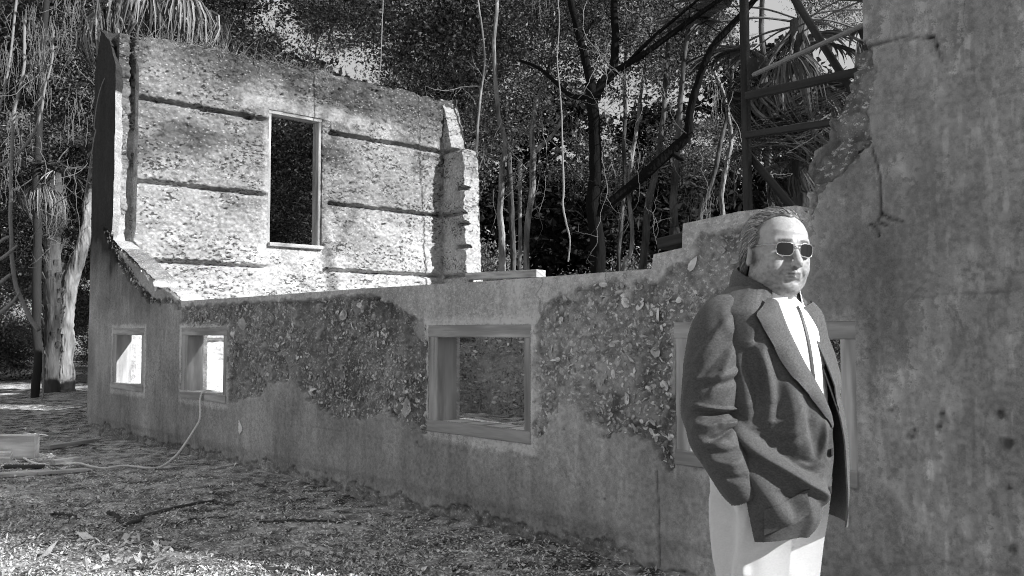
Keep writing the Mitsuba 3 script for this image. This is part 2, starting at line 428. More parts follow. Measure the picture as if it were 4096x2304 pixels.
def front_fields(P):
    x, z = P[:, 0], P[:, 1]
    q = np.c_[x, z, 0 * x]
    db = sd(bare_all, P) + 0.10 * (meshkit.fbm(q * 8, 4, 4) - 0.5) + 0.06 * (meshkit.fbm(q * 26, 3, 24) - 0.5)
    isl = ss(0.60, 0.66, meshkit.fbm(q * 4.2 + 3, 4, 29)) * (z < 1.7) * (x < 11.6) * (z > 0.3)
    bare_m = ss(-0.006, 0.008, db) * (1 - 0.8 * isl)
    dc = sd(cap, P) + 0.03 * (meshkit.fbm(q * 14, 3, 14) - 0.5)
    cap_m = ss(-0.01, 0.015, dc)
    pl = 1 - bare_m
    h = (0.036 - 0.018 * ss(0.2, 0.1, z)) * pl + 0.010 * (meshkit.fbm(q * 3.5, 3, 1) - 0.5) + 0.004 * (meshkit.fbm(q * 18, 3, 6) - 0.5)
    h += bare_m * (0.030 * (meshkit.fbm(q * 13, 4, 2) - 0.5) + 0.022 * (meshkit.noise(q * 38, 3) - 0.5))
    h -= 0.02 * ss(-0.06, 0.0, sd(bare_edge, P)) * bare_m
    # board joints of the formwork in the bare edge courses
    h -= bare_m * ss(0.02, 0.0, np.abs((z - 2.12) % 0.19 - 0.095) - 0.0) * 0.02 * (x > 11.6)
    tone = 0.43 + 0.40 * (meshkit.fbm(q * np.array([1.3, 1.1, 1]), 4, 31) - 0.5) + 0.12 * (meshkit.fbm(q * np.array([9, 1.2, 1]), 3, 37) - 0.5)
    tone -= 0.15 * bare_m - 0.09 * bare_m * (x > 11.6) * (z > 1.9)
    tone = np.where(cap_m > 0, tone * (1 - cap_m) + cap_m * 0.60, tone)
    mo = ss(-0.05, 0.0, sd(mortar, P) + 0.05 * (meshkit.fbm(q * 16, 3, 44) - 0.5))
    tone = tone + mo * 0.26 * (1 - ss(12.0, 12.2, x)) * (1 - 0.6 * (x > 10.4))
    # the upper left remnant has its deep shade painted on as near black, the lower part of it stained
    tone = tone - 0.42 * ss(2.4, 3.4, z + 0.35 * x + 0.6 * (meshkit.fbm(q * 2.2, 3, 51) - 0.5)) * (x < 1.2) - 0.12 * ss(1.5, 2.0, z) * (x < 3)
    tone -= 0.07 * ss(0.5, 0.0, z) * ss(9.5, 7.5, x) + 0.05 * (x < 3.4)
    tone += 0.10 * ss(0.16, 0.06, z) * bare_m
    # darker patches right of the man
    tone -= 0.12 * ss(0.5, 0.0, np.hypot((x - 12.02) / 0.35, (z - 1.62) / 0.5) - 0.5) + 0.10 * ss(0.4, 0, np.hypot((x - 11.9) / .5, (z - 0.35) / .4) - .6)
    for c, w in CRACKS:
        near = np.nonzero((x > c.bounds[0] - .1) & (x < c.bounds[2] + .1) & (z > c.bounds[1] - .1) & (z < c.bounds[3] + .1))[0]
        k = np.zeros(len(P))
        k[near] = ss(w + 0.006, w * 0.3, shapely.distance(shapely.points(P[near]), c) + 0.5 * w * meshkit.noise(q[near] * 50, 5))
        k *= 1.0 if w > 0.0045 else 0.33
        h -= 0.012 * k
        tone -= 0.24 * k
    for a, b, r in pits:
        k = ss(r, r * 0.3, np.hypot(x - a, z - b) + r * 0.9 * (meshkit.fbm(q * 30, 2, 66) - 0.5))
        h -= 0.02 * k
        tone -= 0.2 * k
    return h, np.clip(pl, 0, 1), np.clip(tone, 0.005, 0.95)


def wall_noise(p, amp=0.01):
    return amp * np.stack([meshkit.fbm(p * 7 + 13 * k, 3, 60 + k) - 0.5 for k in range(3)], -1)


def fit_uv(pl, tone):
    return np.c_[pl, tone]


gx = np.unique(np.round(np.r_[np.arange(0, 3.5, 0.022), np.arange(3.5, 8, 0.02), np.arange(8, 12.85, 0.0115), np.arange(12.85, 15.3, 0.06)], 4))
gz = np.unique(np.round(np.r_[np.arange(-0.35, -0.1, 0.06), np.arange(-0.1, 2.2, 0.0125), np.arange(2.2, 3.2, 0.016), np.arange(3.2, 6.1, 0.04)], 4))
P, F = clip_grid(wall_poly, gx, gz)
h, pl, tone = front_fields(P)
front = (np.c_[P[:, 0], -h, P[:, 1]], F)
front_uv = fit_uv(pl, tone)
SP, SF = sides(wall_poly, [0.0, 0.07, 0.14, 0.21, TH], 0.05)
hs, pls, tones = front_fields(SP[:, :2])
mid = (SP[:, 2] > 0.01) & (SP[:, 2] < TH - 0.01)
sv = np.c_[SP[:, 0], np.where(SP[:, 2] < 0.01, -hs, SP[:, 2]), SP[:, 1]]
sv[mid] += wall_noise(sv[mid], 0.02) * np.where((SP[mid, 0] > 11.6) & (SP[mid, 1] > 1.9), 0.4, 1.0)[:, None]
arris = (SP[:, 0] > 0.7) & (SP[:, 0] < 1.2) & (SP[:, 1] > 2.6) & (SP[:, 1] < 5.6)
sv[arris, 0] -= np.clip(SP[arris, 2], 0, 0.16) * 1.35 * ss(2.6, 2.9, SP[arris, 1])
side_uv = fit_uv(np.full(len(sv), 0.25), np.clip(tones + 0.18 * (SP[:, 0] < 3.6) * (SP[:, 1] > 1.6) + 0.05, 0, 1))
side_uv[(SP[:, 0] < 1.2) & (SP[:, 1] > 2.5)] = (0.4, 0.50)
side_uv[(SP[:, 0] < 1.2) & (SP[:, 1] > 4.9)] = (0.4, 0.02)  # top sides painted near black for the shade of the fronds
BP, BF = clip_grid(wall_poly, np.arange(0, 15.41, 0.12), np.arange(-0.35, 6.1, 0.12))
back = (np.c_[BP[:, 0], np.full(len(BP), TH), BP[:, 1]], BF[:, ::-1])
back_uv = np.tile([[0.2, 0.45]], (len(BP), 1))
ft = thing('tabby_wall', 'long low shaded plaster and oyster-shell tabby wall with four framed window openings behind the man', 'wall')
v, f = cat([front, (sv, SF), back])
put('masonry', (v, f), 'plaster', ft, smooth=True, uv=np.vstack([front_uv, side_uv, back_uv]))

# oyster shells set in the bare tabby
rng = np.random.default_rng(7)


def shell_mesh(rng, L, W):
    """A cupped oyster shell: a lopsided teardrop with growth ridges, about 70 triangles."""
    nr, ns = 4, 9
    ang = np.arange(ns) * 2 * np.pi / ns
    lop = 1 + 0.35 * np.cos(ang) * rng.uniform(0.3, 1) + 0.10 * rng.normal(size=ns)
    v = [[0, 0, W * 0.30]]
    for r in range(1, nr + 1):
        s = r / nr
        z = 0.30 * W * math.cos(s * 1.45) + 0.03 * W * (-1) ** r
        for k in range(ns):
            v.append([s * L * 0.5 * lop[k] * math.cos(ang[k]), s * W * 0.5 * lop[k] * math.sin(ang[k]), z + 0.05 * W * rng.normal() * s])
    f = [[0, 1 + k, 1 + (k + 1) % ns] for k in range(ns)]
    for r in range(nr - 1):
        for k in range(ns):
            a, b = 1 + r * ns + k, 1 + r * ns + (k + 1) % ns
            f += [[a, a + ns, b + ns], [a, b + ns, b]]
    return np.array(v), np.array(f)


bare_shell = bare_all.difference(foot).intersection(wall_poly.buffer(-0.02)).difference(bare_edge.buffer(0.05))
minx, minz, maxx, maxz = bare_shell.bounds
C = np.c_[rng.uniform(minx, maxx, 30000), rng.uniform(minz, maxz, 30000)]
C = C[shapely.contains_xy(bare_shell, C)]
C = np.vstack([C[meshkit.fbm(np.c_[C * 2.2, C[:, :1] * 0], 3, 77) > 0.36][:6200]])
C = np.vstack([fw((694, 264), (703, 250), (721, 250), (737, 262), (640, 307), (648, 305), (660, 300), (630, 345), (631, 397), (606, 315)), C])
shells = []
for i, (x, z) in enumerate(C):
    L = min(0.105, 0.0165 * math.exp(rng.normal(0.25, 0.5)))
    if rng.random() < 0.05:
        L *= 1.8
    if i < 10:
        L = (0.115, 0.07, 0.06, 0.06, 0.075, 0.055, 0.06, 0.05, 0.075, 0.05)[i]
    W = L * rng.uniform(0.45, 0.8)
    m, fm = shell_mesh(rng, L, W)
    a = rng.uniform(0, 2 * np.pi)
    if i < 1:
        a = 1.1
    tilt = rng.normal(0, 0.45)
    if rng.random() < 0.45 and i >= 10:
        tilt = rng.choice([-1, 1]) * rng.uniform(0.9, 1.5)      # seen on edge
    flip = rng.random() < 0.4
    if flip:
        m = m * [1, 1, -1] + [0, 0, 0.25 * W]
        fm = fm[:, ::-1]
    R = trimesh.transformations.euler_matrix(tilt, 0.5 * tilt * rng.uniform(-1, 1), a, 'sxyz')[:3, :3]
    m = m @ R.T
    w = np.c_[m[:, 0] + x, -m[:, 2], m[:, 1] + z]
    c = rng.choice([0.28, 0.42, 0.58, 0.72], p=[0.27, 0.3, 0.25, 0.18]) * rng.uniform(0.8, 1.15)
    col = np.clip(c * (0.8 + 0.4 * rng.random((len(m), 1))), 0.05, 0.7) * np.ones((1, 3))
    area = L * W * (FPX / max(1, (V(x, 0, z) - CAM) @ FWD)) ** 2
    shells.append((area, w, fm, col))
hq, plq, tq = front_fields(C)
for s, hh in zip(shells, hq):
    s[1][:, 1] += -hh - 0.002
order = sorted(range(len(shells)), key=lambda i: -shells[i][0])
for i in order[:300]:
    put('shell', shells[i][1:3], 'by_vertex', ft, smooth=True, color=shells[i][3])
v, f, c = cat([shells[i][1:] for i in order[300:]])
put('shell_fragments', (v, f), 'by_vertex', ft, smooth=True, color=c, kind='stuff')

# wooden frames set in the openings: lintel, jambs, sill
FD = 0.17
for k, (o, i) in enumerate(WIN):
    fr = new_key('window_frame', ft)
    labels[fr] = {'label': ('weathered wooden frame of the first window from the left', 'weathered wooden frame of the second window from the left, a cable over its sill', 'weathered wooden frame of the window in the middle', 'weathered wooden frame of the window behind the man')[k]}
    y0 = -0.034
    hz = ZL1 - ZL0
    put_beam('lintel', fr, (o[0], (y0 + FD) / 2, (ZL0 + ZL1) / 2), (o[1], (y0 + FD) / 2, (ZL0 + ZL1) / 2), FD - y0, hz, 'frame_wood', warp=0.0008, seed=k)
    for a, b in ((o[0], i[0]), (i[1], o[1])):
        put_beam('jamb', fr, ((a + b) / 2, (y0 + FD) / 2 + .003, ZS1 - 0.002), ((a + b) / 2, (y0 + FD) / 2 + .003, ZL0 + .001), FD - y0, b - a, 'frame_wood', up=(1, 0, 0), warp=0.0008, seed=k + 9)
    sills = [(o[0], o[1])] if k != 1 else [(o[0], 4.17), (4.18, o[1])]
    for a, b in sills:
        put_beam('sill_board', fr, (a + .004, y0 + 0.012, (ZS0 + ZS1) / 2 - .004), (b - .004, y0 + 0.012, (ZS0 + ZS1) / 2 - .004), 0.05, ZS1 - ZS0 + .012, 'frame_wood', warp=0.001, seed=k + 31)
    n = 4
    w = (i[1] - i[0]) / n
    for q in range(n):
        put_beam('sill_block', fr, (i[0] + w * q + .006, 0.115, ZS1 - 0.03), (i[0] + w * (q + 1) - .006, 0.115, ZS1 - 0.026), 0.21, 0.055, 'pale_wood', warp=0, seed=q)
    put('mortar_bed', trimesh.creation.box(extents=(i[1] - i[0], 0.2, 0.03), transform=trimesh.transformations.translation_matrix(((i[0] + i[1]) / 2, 0.12, ZS1 - 0.034))), 'mortar_pale', fr)
scene['mortar_pale'] = two(diff(grey(0.5)))

# ---------------------------------------------------------------- end wall, its sunlit inner face towards +x
XI = 0.80
etop = ragged([tuple(hit_x(a, b, XI)[[1, 2]]) for a, b in ((125, 34), (150, 37), (180, 42), (207, 45.7), (256, 59.6), (296, 66.3), (340, 76), (401, 89), (440, 101))] + [(6.4, 5.95)], 0.05, 0.035, 15)
etop[0] = (0.05, etop[0][1])
W0, W1, Z0, Z1 = 2.44, 3.44, 2.84, 5.09
end_poly = Polygon(np.vstack([[(0.05, -0.3), (6.4, -0.3)], etop[::-1]])).buffer(0).difference(sbox(W0, Z0, W1, Z1))
GR = [(4.90, 0.33, 2.40), (4.87, 3.58, 6.05), (3.66, 0.32, 2.40), (3.64, 3.58, 6.05), (2.48, 0.62, 2.44), (2.48, 3.50, 6.05), (1.28, 0.6, 6.0)]


def end_fields(P):
    y, z = P[:, 0], P[:, 1]
    q = np.c_[y, z, 0 * y]
    sm = np.zeros(len(P))
    for a, b, c, d in ((2.0, 5.08, 4.4, 5.30), (2.3, 2.68, 3.5, 2.87), (2.36, 2.45, 2.46, 5.1), (0.05, -0.3, 0.2, 3.1)):
        sm = np.maximum(sm, ss(-0.04, 0.05, sd(sbox(a, b, c, d), P) + 0.16 * (meshkit.fbm(q * 5, 3, 3) - 0.5)))
    sm = np.maximum(sm, ss(0.0, -0.4, y - 1.5 + (z - 1.4) * 0.9) * (z < 3.0))
    h = (1 - sm) * (0.04 * (meshkit.fbm(q * 4, 3, 2) - 0.5) + 0.13 * np.minimum(0, meshkit.fbm(q * np.array([13, 27, 1]), 3, 5) - 0.42) + 0.05 * (meshkit.fbm(q * np.array([17, 30, 1]), 2, 8) - 0.5))
    h += 0.006 * (meshkit.fbm(q * 20, 2, 9) - 0.5)
    wob = 0.022 * (meshkit.fbm(np.c_[y * 6, z * 0 + np.round(z), 0 * y], 3, 12) - 0.5) + 0.0 * y
    for g, a, b in GR:
        zz = np.abs(z - g - wob) + 0.014 * (meshkit.fbm(q * 25, 2, 4) - 0.5)
        h -= 0.11 * ss(0.05 * (0.55 + 0.9 * meshkit.fbm(q * 2.5, 2, 14)), 0.010, zz) * ss(a - 0.06, a + 0.05, y) * ss(b + 0.06, b - 0.05, y)
    # broken joint beside the corner
    jz = np.abs(y - 0.245 - 0.05 * (meshkit.fbm(np.c_[z * 5, z * 0, z * 0], 3, 3) - 0.5))
    h -= 0.13 * ss(0.06, 0.015, jz + 0.16 * (meshkit.fbm(q * 9, 4, 33) - 0.42)) * ss(2.6, 3.0, z)
    tone = 0.51 + 0.26 * (meshkit.fbm(q * 0.8, 3, 6) - 0.5) + 0.12 * sm - 0.32 * ss(1.9, 4.4, z + 0.8 * (meshkit.fbm(q * .7, 3, 61) - .5))  # foliage shade and dirt painted in: paler foot, greyer top
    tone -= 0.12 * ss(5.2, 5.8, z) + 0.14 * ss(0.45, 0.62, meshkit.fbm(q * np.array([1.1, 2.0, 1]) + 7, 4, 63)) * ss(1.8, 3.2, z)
    return h, sm, np.clip(tone, 0.02, 0.98)


P, F = clip_grid(end_poly, np.arange(0.05, 6.42, 0.0215), np.r_[np.arange(-0.3, 1.2, 0.05), np.arange(1.2, 6.5, 0.0215)])
h, sm, tone = end_fields(P)
ef = (np.c_[XI + h, P], F)
SP, SF = sides(end_poly, [0.0, 0.1, 0.2, 0.3], 0.05)
hs, _, ts = end_fields(SP[:, :2])
sv = np.c_[np.where(SP[:, 2] < 0.01, XI + hs, XI - SP[:, 2]), SP[:, :2]]
m = (SP[:, 2] > .01) & (SP[:, 2] < .29)
sv[m] += wall_noise(sv[m], 0.03)
BP, BF = clip_grid(end_poly, np.arange(0.05, 6.8, 0.2), np.arange(-0.3, 6.5, 0.2))
v, f = cat([ef, (sv, SF), (np.c_[np.full(len(BP), XI - 0.3), BP], BF[:, ::-1])])
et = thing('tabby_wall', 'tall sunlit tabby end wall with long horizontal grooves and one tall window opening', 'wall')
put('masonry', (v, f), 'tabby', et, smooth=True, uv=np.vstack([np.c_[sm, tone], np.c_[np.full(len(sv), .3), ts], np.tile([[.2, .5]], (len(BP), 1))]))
fr = new_key('window_frame', et)
labels[fr] = {'label': 'grey wooden frame lining the tall window opening'}
put_beam('lintel', fr, (XI - .13, W0 + .005, Z1 - .03), (XI - .13, W1 - .005, Z1 - .03), 0.22, 0.055, 'frame_wood')
for yy in (W0 + 0.03, W1 - 0.03):
    put_beam('jamb', fr, (XI - .13, yy, Z0 + .05), (XI - .13, yy, Z1 - .06), 0.055, 0.20, 'frame_wood', up=(1, 0, 0))
put_beam('sill_board', fr, (XI - .08, W0 + .01, Z0 + .02), (XI - .08, W1 + .0, Z0 + .02), 0.30, 0.06, 'pale_wood')

# ---------------------------------------------------------------- back wall: a standing stub and a low ruined run with a timber on it
YB = 6.07
bt = thing('tabby_wall', 'broken stub of the shaded back wall, joined to the far end of the sunlit end wall', 'wall')
def bw_(*pxs):
    return [tuple(hit_y(a, b, YB)[[0, 2]]) for a, b in pxs]


stub = ragged([(0.7, 5.98)] + bw_((440, 98), (442, 101), (446, 120), (451, 147), (461, 150), (463, 162), (464.5, 180), (464, 215), (466, 250), (467, 272)) + [(1.6, 2.33), (2.6, 2.33), (3.55, 2.34), (3.75, 2.28), (3.8, 1.7), (4.6, 1.45), (6.9, 1.3), (7.2, 0.6), (7.25, -0.3)], 0.05, 0.04, 19)
bp = Polygon(np.vstack([stub, [(0.7, -0.3)]])).buffer(0)


def back_fields(P):
    x, z = P[:, 0], P[:, 1]
    q = np.c_[x, z, 0 * x]
    h = 0.06 * (meshkit.fbm(q * 6, 4, 71) - 0.5) + 0.04 * (meshkit.fbm(q * np.array([16, 34, 1]), 3, 72) - 0.5)
    for g in (4.88, 3.65, 2.48, 1.28):
        h -= 0.12 * ss(0.05, 0.02, np.abs(z - g) + .01 * (meshkit.noise(q * 14, 3) - .5)) * (x < 1.75)
    for g in (4.12, 3.45, 3.02):
        h -= 0.16 * ss(0.05, 0.03, np.abs(z - g)) * ss(1.18, 1.24, x) * (x < 1.9)
    tone = 0.40 + 0.2 * (meshkit.fbm(q * 1.5, 3, 76) - 0.5) - 0.20 * ss(2.3, 1.9, z)  # low run painted darker for the shade inside the ruin
    return h, np.zeros(len(P)), np.clip(tone, 0.02, 0.9)


P, F = clip_grid(bp, np.arange(0.7, 7.3, 0.025), np.arange(-0.3, 6.1, 0.025))
h, sm, tone = back_fields(P)
SP, SF = sides(bp, [0.0, 0.12, 0.24, 0.36], 0.05)
hs, _, ts = back_fields(SP[:, :2])
sv = np.c_[SP[:, 0], np.where(SP[:, 2] < .01, YB - hs, YB + SP[:, 2]), SP[:, 1]]
m = SP[:, 2] > .01
sv[m] += wall_noise(sv[m] * 1.5, 0.06)
BP, BF = clip_grid(bp, np.arange(0.36, 7.4, 0.2), np.arange(-0.3, 6.1, 0.2))
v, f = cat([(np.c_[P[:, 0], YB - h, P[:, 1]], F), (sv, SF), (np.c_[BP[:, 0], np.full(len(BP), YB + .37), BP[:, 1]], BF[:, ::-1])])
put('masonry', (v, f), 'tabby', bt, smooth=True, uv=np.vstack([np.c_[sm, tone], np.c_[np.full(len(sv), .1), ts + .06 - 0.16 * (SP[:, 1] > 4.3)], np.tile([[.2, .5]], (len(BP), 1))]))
rngb = np.random.default_rng(17)
shp = []
for _ in range(900):
    x, z = rngb.uniform(0.8, 6.8), rngb.uniform(-0.2, 2.2)
    if not shapely.contains_xy(bp, x, z):
        continue
    L = rngb.uniform(0.05, 0.16)
    mm, fm = shell_mesh(rngb, L, L * 0.5)
    R = trimesh.transformations.euler_matrix(rngb.normal(1.1, 0.3), rngb.normal(0, 0.2), rngb.normal(0, 0.25), 'sxyz')[:3, :3]
    mm = mm @ R.T
    c = rngb.choice([0.25, 0.4, 0.6]) * np.ones((len(mm), 3))
    shp.append((area := L, np.c_[mm[:, 0] + x, YB - mm[:, 2] - 0.004 - back_fields(np.array([[x, z]]))[0], mm[:, 1] + z], fm, c))
v, f, c = cat([s[1:] for s in shp])
put('shell_fragments', (v, f), 'by_vertex', bt, smooth=True, color=c, kind='stuff')
p0_, p1_ = hit_y(470, 276.5, YB + .02), hit_y(541, 273.5, YB + .02)
put_beam('timber', None, p0_, p1_, 0.22, 0.125, 'pale_wood', label='pale squared timber lying on top of the low back wall beside the stub', cat='timber')
# ---------------------------------------------------------------- ground
def ground_z(x, y):
    q = np.stack([x, y, 0 * x], -1)
    z = 0.10 * (meshkit.fbm(q * 0.5, 3, 81) - 0.5) + 0.05 * (meshkit.fbm(q * 3, 3, 82) - 0.5) + 0.022 * (meshkit.fbm(q * 14, 3, 83) - 0.5)
    far = np.hypot(x - 6, y - 2)
    return z - 0.02 - 0.05 * ss(5, 0, x) * ss(3, 0, np.abs(y)) + 0.9 * ss(14, 60, far) * (meshkit.fbm(q * 0.05, 3, 85) - 0.3)


rr = np.r_[0, np.geomspace(1.6, 40, 430), np.geomspace(42, 600, 24)]
a0 = math.pi - YAW  # direction of view in the ground plane
fine = np.linspace(-0.62, 0.62, 440)
coarse = np.linspace(0.62, 2 * np.pi - 0.62, 70)[1:-1]
aa = a0 + np.r_[fine, coarse]
A, R_ = np.meshgrid(aa, rr)
X, Y = CAM[0] + R_ * np.cos(A), CAM[1] + R_ * np.sin(A)
Z = ground_z(X, Y)
na = len(aa)
i, j = np.meshgrid(np.arange(len(rr) - 1), np.arange(na), indexing='ij')
q = np.stack([i * na + j, (i + 1) * na + j, (i + 1) * na + (j + 1) % na, i * na + (j + 1) % na], -1).reshape(-1, 4)
put('ground', (np.stack([X, Y, Z], -1).reshape(-1, 3), np.vstack([q[:, [0, 1, 2]], q[:, [0, 2, 3]]])), 'soil', smooth=True, kind='structure')

rg = np.random.default_rng(12)


def leaf_batch(n, P, size, rg, flat=0.35, cols=(0.08, 0.5), zoff=0.006):
    """Curled dead leaves, four triangles each."""
    L = size * np.exp(rg.normal(0, 0.35, n))
    W = L * rg.uniform(0.25, 0.6, n)
    a, t1, t2 = rg.uniform(0, 2 * np.pi, n), np.clip(rg.normal(0, flat, n), -0.9, 0.9), np.clip(rg.normal(0, flat, n), -0.9, 0.9)
    curl = rg.uniform(-0.35, 0.5, n) * W
    base = np.array([[-.5, 0], [0, -.5], [.5, 0], [0, .5], [0, 0]])
    u, w = base[:, 0] * L[:, None], base[:, 1] * W[:, None]
    h = np.zeros_like(u)
    h[:, [0, 2]] = (curl * 0.6)[:, None]
    h[:, [1, 3]] = curl[:, None]
    h = h + u * np.tan(t1)[:, None] + w * np.tan(t2)[:, None]
    h -= h.min(1, keepdims=True) * 0.8
    ca, sa = np.cos(a)[:, None], np.sin(a)[:, None]
    v = np.stack([P[:, None, 0] + u * ca - w * sa, P[:, None, 1] + u * sa + w * ca, P[:, None, 2] + h + zoff], -1)
    f = np.array([[0, 1, 4], [1, 2, 4], [2, 3, 4], [3, 0, 4]])
    F = (f[None] + 5 * np.arange(n)[:, None, None]).reshape(-1, 3)
    c = np.clip(cols[0] + (cols[1] - cols[0]) * rg.beta(0.6, 0.9, n), 0.02, 0.7)
    C = np.repeat(c, 5)[:, None] * np.ones((1, 3)) * rg.uniform(0.8, 1.15, (5 * n, 1))
    return v.reshape(-1, 3), F, C


def scatter(n, pxr, pyr, rg, power=1.0):
    px = rg.uniform(*pxr, n)
    py = pyr[0] + (pyr[1] - pyr[0]) * rg.random(n) ** power
    d = FWD + RGT * ((px - 512) / FPX)[:, None] - UPV * ((py - 288) / FPX)[:, None]
    t = (0.0 - CAM[2]) / d[:, 2]
    P = CAM + d * t[:, None]
    P[:, 2] = ground_z(P[:, 0], P[:, 1])
    return P


P = np.vstack([scatter(140000, (-60, 760), (466, 640), rg), scatter(14000, (-40, 480), (405, 480), rg)])
P = P[~((P[:, 1] > -0.05) & (P[:, 1] < 0.35) & (P[:, 0] > -0.1))]
dens = meshkit.fbm(np.c_[P[:, :2] * 1.1, P[:, :1] * 0], 4, 91)
strip = ss(-0.1, -0.7, P[:, 1]) * 0.55 + 0.45
P = P[(rg.random(len(P)) < np.clip((dens - 0.25) * 3.6, 0.4, 1) * np.where(P[:, 0] > 0, strip, 1))]
v, f, c = leaf_batch(len(P), P, 0.0195, rg, cols=(0.06, 0.98))
put('leaf_litter', (v, f), 'by_vertex_matte', smooth=False, color=c, kind='stuff', label='dead leaves and bark scraps scattered over the ground in front of the wall')
# white bits of broken oyster shell in the sun patch
P = on_ground(121, 545)[None] + np.c_[rg.normal(0, 0.33, 150), rg.normal(0, 0.16, 150), np.zeros(150)]
P[:, 2] = ground_z(P[:, 0], P[:, 1])
v, f, c = leaf_batch(len(P), P, 0.055, rg, cols=(0.4, 0.8), zoff=0.012)
put('shell_scraps', (v, f), 'by_vertex_matte', smooth=False, color=c, kind='stuff', label='white broken shell bits lying in the bright patch on the ground at lower left')


def ground_path(pxs, lift):
    P = np.array([on_ground(a, b) for a, b in pxs])
    P[:, 2] = ground_z(P[:, 0], P[:, 1]) + lift
    return P


# dead sticks lying about
sticks = [([(128, 522), (150, 514), (175, 505), (209, 498.5), (216, 499), (235, 503)], 0.02, 'long dark crooked stick lying on the ground above the bright patch'),
          ([(107, 510), (116, 513), (121, 520)], 0.022, 'short dark bent stick left of the long crooked stick'),
          ([(52, 511), (68, 511), (80, 515)], 0.014, 'thin dark twig lying left of the short bent stick'),
          ([(262, 516), (300, 519), (345, 518)], 0.018, 'dark stick lying on the litter right of the long crooked stick'),
          ([(265, 568), (300, 570), (345, 573), (395, 578)], 0.02, 'dark stick at the bottom edge of the picture, left of centre'),
          ([(150, 530), (190, 515), (228, 512)], 0.012, 'thin twig lying just right of the bright patch')]
for k, (pts, r, lab) in enumerate(sticks):
    g = ground_path(pts, r * 0.6)
    s = spline(np.c_[g, np.linspace(r, r * 0.5, len(g))], 24)
    s[:, :3] += 0.012 * (np.random.default_rng(k).normal(size=(24, 3))) * [1, 1, 0.4]
    put('stick', tube(s[:, :3], s[:, 3] * 0.8, 6, wob=0.12, seed=k), 'stick_bark', smooth=50, label=lab, cat='stick', group='sticks on the ground')

# cable from the second window over the ground to the left
hang = [(4.13, 0.10, 0.735), (4.13, -0.02, 0.745), (4.13, -0.07, 0.66)]
for a, b, y in ((200, 418, -.12), (194, 430, -.22), (180, 451, -.45), (170, 461, -.66)):
    hang.append(tuple(hit_y(a, b, y)))
g = ground_path([(160, 467.5), (148, 469), (134, 468.5), (121, 468.5), (105.7, 469.5), (92, 468), (77.7, 466), (60, 466.5), (42.5, 466.2), (28, 461), (12, 448.6), (3, 436), (-8, 424)], 0.022)
s = spline(np.vstack([hang, g]), 130)
scene['cable'] = two(diff(grey(0.62), 0.55, 0.4))
put('cable', tube(s, 0.012, 7), 'cable', smooth=True, label='pale cable hanging from the second window sill and trailing over the ground to the left', cat='cable')

# scrap timber at the left edge
scene['stick_bark'] = two(diff(grey(0.065), 0.9, 0.2))
scene['bark_dark'] = two(diff(grey(0.03), 0.9, 0.2))


def gp(px, py, lift=0.0):
    p = on_ground(px, py)
    return (p[0], p[1], float(ground_z(p[0], p[1])) + lift)


put_beam('plank', None, gp(-30, 481, .03), gp(50, 474.5, .03), 0.13, 0.04, 'pale_wood', label='long pale plank lying on the ground at the left edge, below the others', cat='plank', group='scrap planks on the ground')
put_beam('plank', None, gp(38, 476.5, .022), gp(86, 472, .022), 0.07, 0.035, 'pale_wood', label='shorter thin plank beside the right end of the long pale plank', cat='plank', group='scrap planks on the ground')
put_beam('plank', None, gp(52, 467.5, .05), gp(79, 464, .05), 0.10, 0.05, 'pale_wood', label='short bright board end lying just beyond the two planks, under the cable', cat='plank', group='scrap planks on the ground')
put_beam('plank', None, gp(47, 448, .04), gp(92, 441.5, .06), 0.09, 0.05, 'frame_wood', label='grey plank lying against the foot of the wall corner', cat='plank', group='scrap planks on the ground')
put_beam('plank', None, gp(4, 471, .022), gp(44, 469, .022), 0.12, 0.03, 'dark_wood', label='dark plank lying behind the long pale plank', cat='plank', group='scrap planks on the ground')
a, b = V(*gp(-40, 458)), V(*gp(36.5, 457.5))
put_beam('timber', None, a + [0, 0, .13], b + [0, 0, .13], 0.12, 0.27, 'frame_wood', label='thick grey timber standing on edge at the left edge of the ground', cat='timber')
a, b = V(*gp(-20, 464)), V(*gp(11, 463))
put_beam('timber', None, a + [0, 0, .06], b + [0, 0, .06], 0.10, 0.13, 'pale_wood', label='short pale timber offcut in front of the thick grey timber', cat='timber')
# scrap of white paper stuck to the plaster
c = np.array([hit_y(a, b, -0.045) for a, b in ((238.6, 420), (241.8, 427), (242, 430.5), (239, 434.5), (238.2, 428))])
pv = np.vstack([c, c + [0, 0.004, 0]])
put('paper_scrap', (pv, np.array([[0, 1, 4], [1, 2, 4], [2, 3, 4], [5, 9, 6], [6, 9, 7], [7, 9, 8]] + [[k, 5 + k, (k + 1) % 5] for k in range(5)] + [[(k + 1) % 5, 5 + k, 5 + (k + 1) % 5] for k in range(5)])), 'paper', label='small white torn paper scrap stuck on the plaster below the second window', cat='paper scrap')
scene['paper'] = two(diff(grey(0.75)))
# ---------------------------------------------------------------- the man
MZ = 2.44
_d = FWD * [1, 1, 0] / np.linalg.norm(FWD[:2]) + RGT * (768 - 512) / FPX
MD = _d / np.linalg.norm(_d)                 # away from the camera
MR = np.cross(MD, [0, 0, 1.0])               # to the right as seen from the camera
MB = CAM + _d * MZ
MB[2] = 0.0


def mw(p):
    """(right, away, up) in metres from the spot the man stands on -> world."""
    p = np.asarray(p, float)
    return MB + p[..., :1] * MR + p[..., 1:2] * MD + p[..., 2:3] * [0, 0, 1.0]


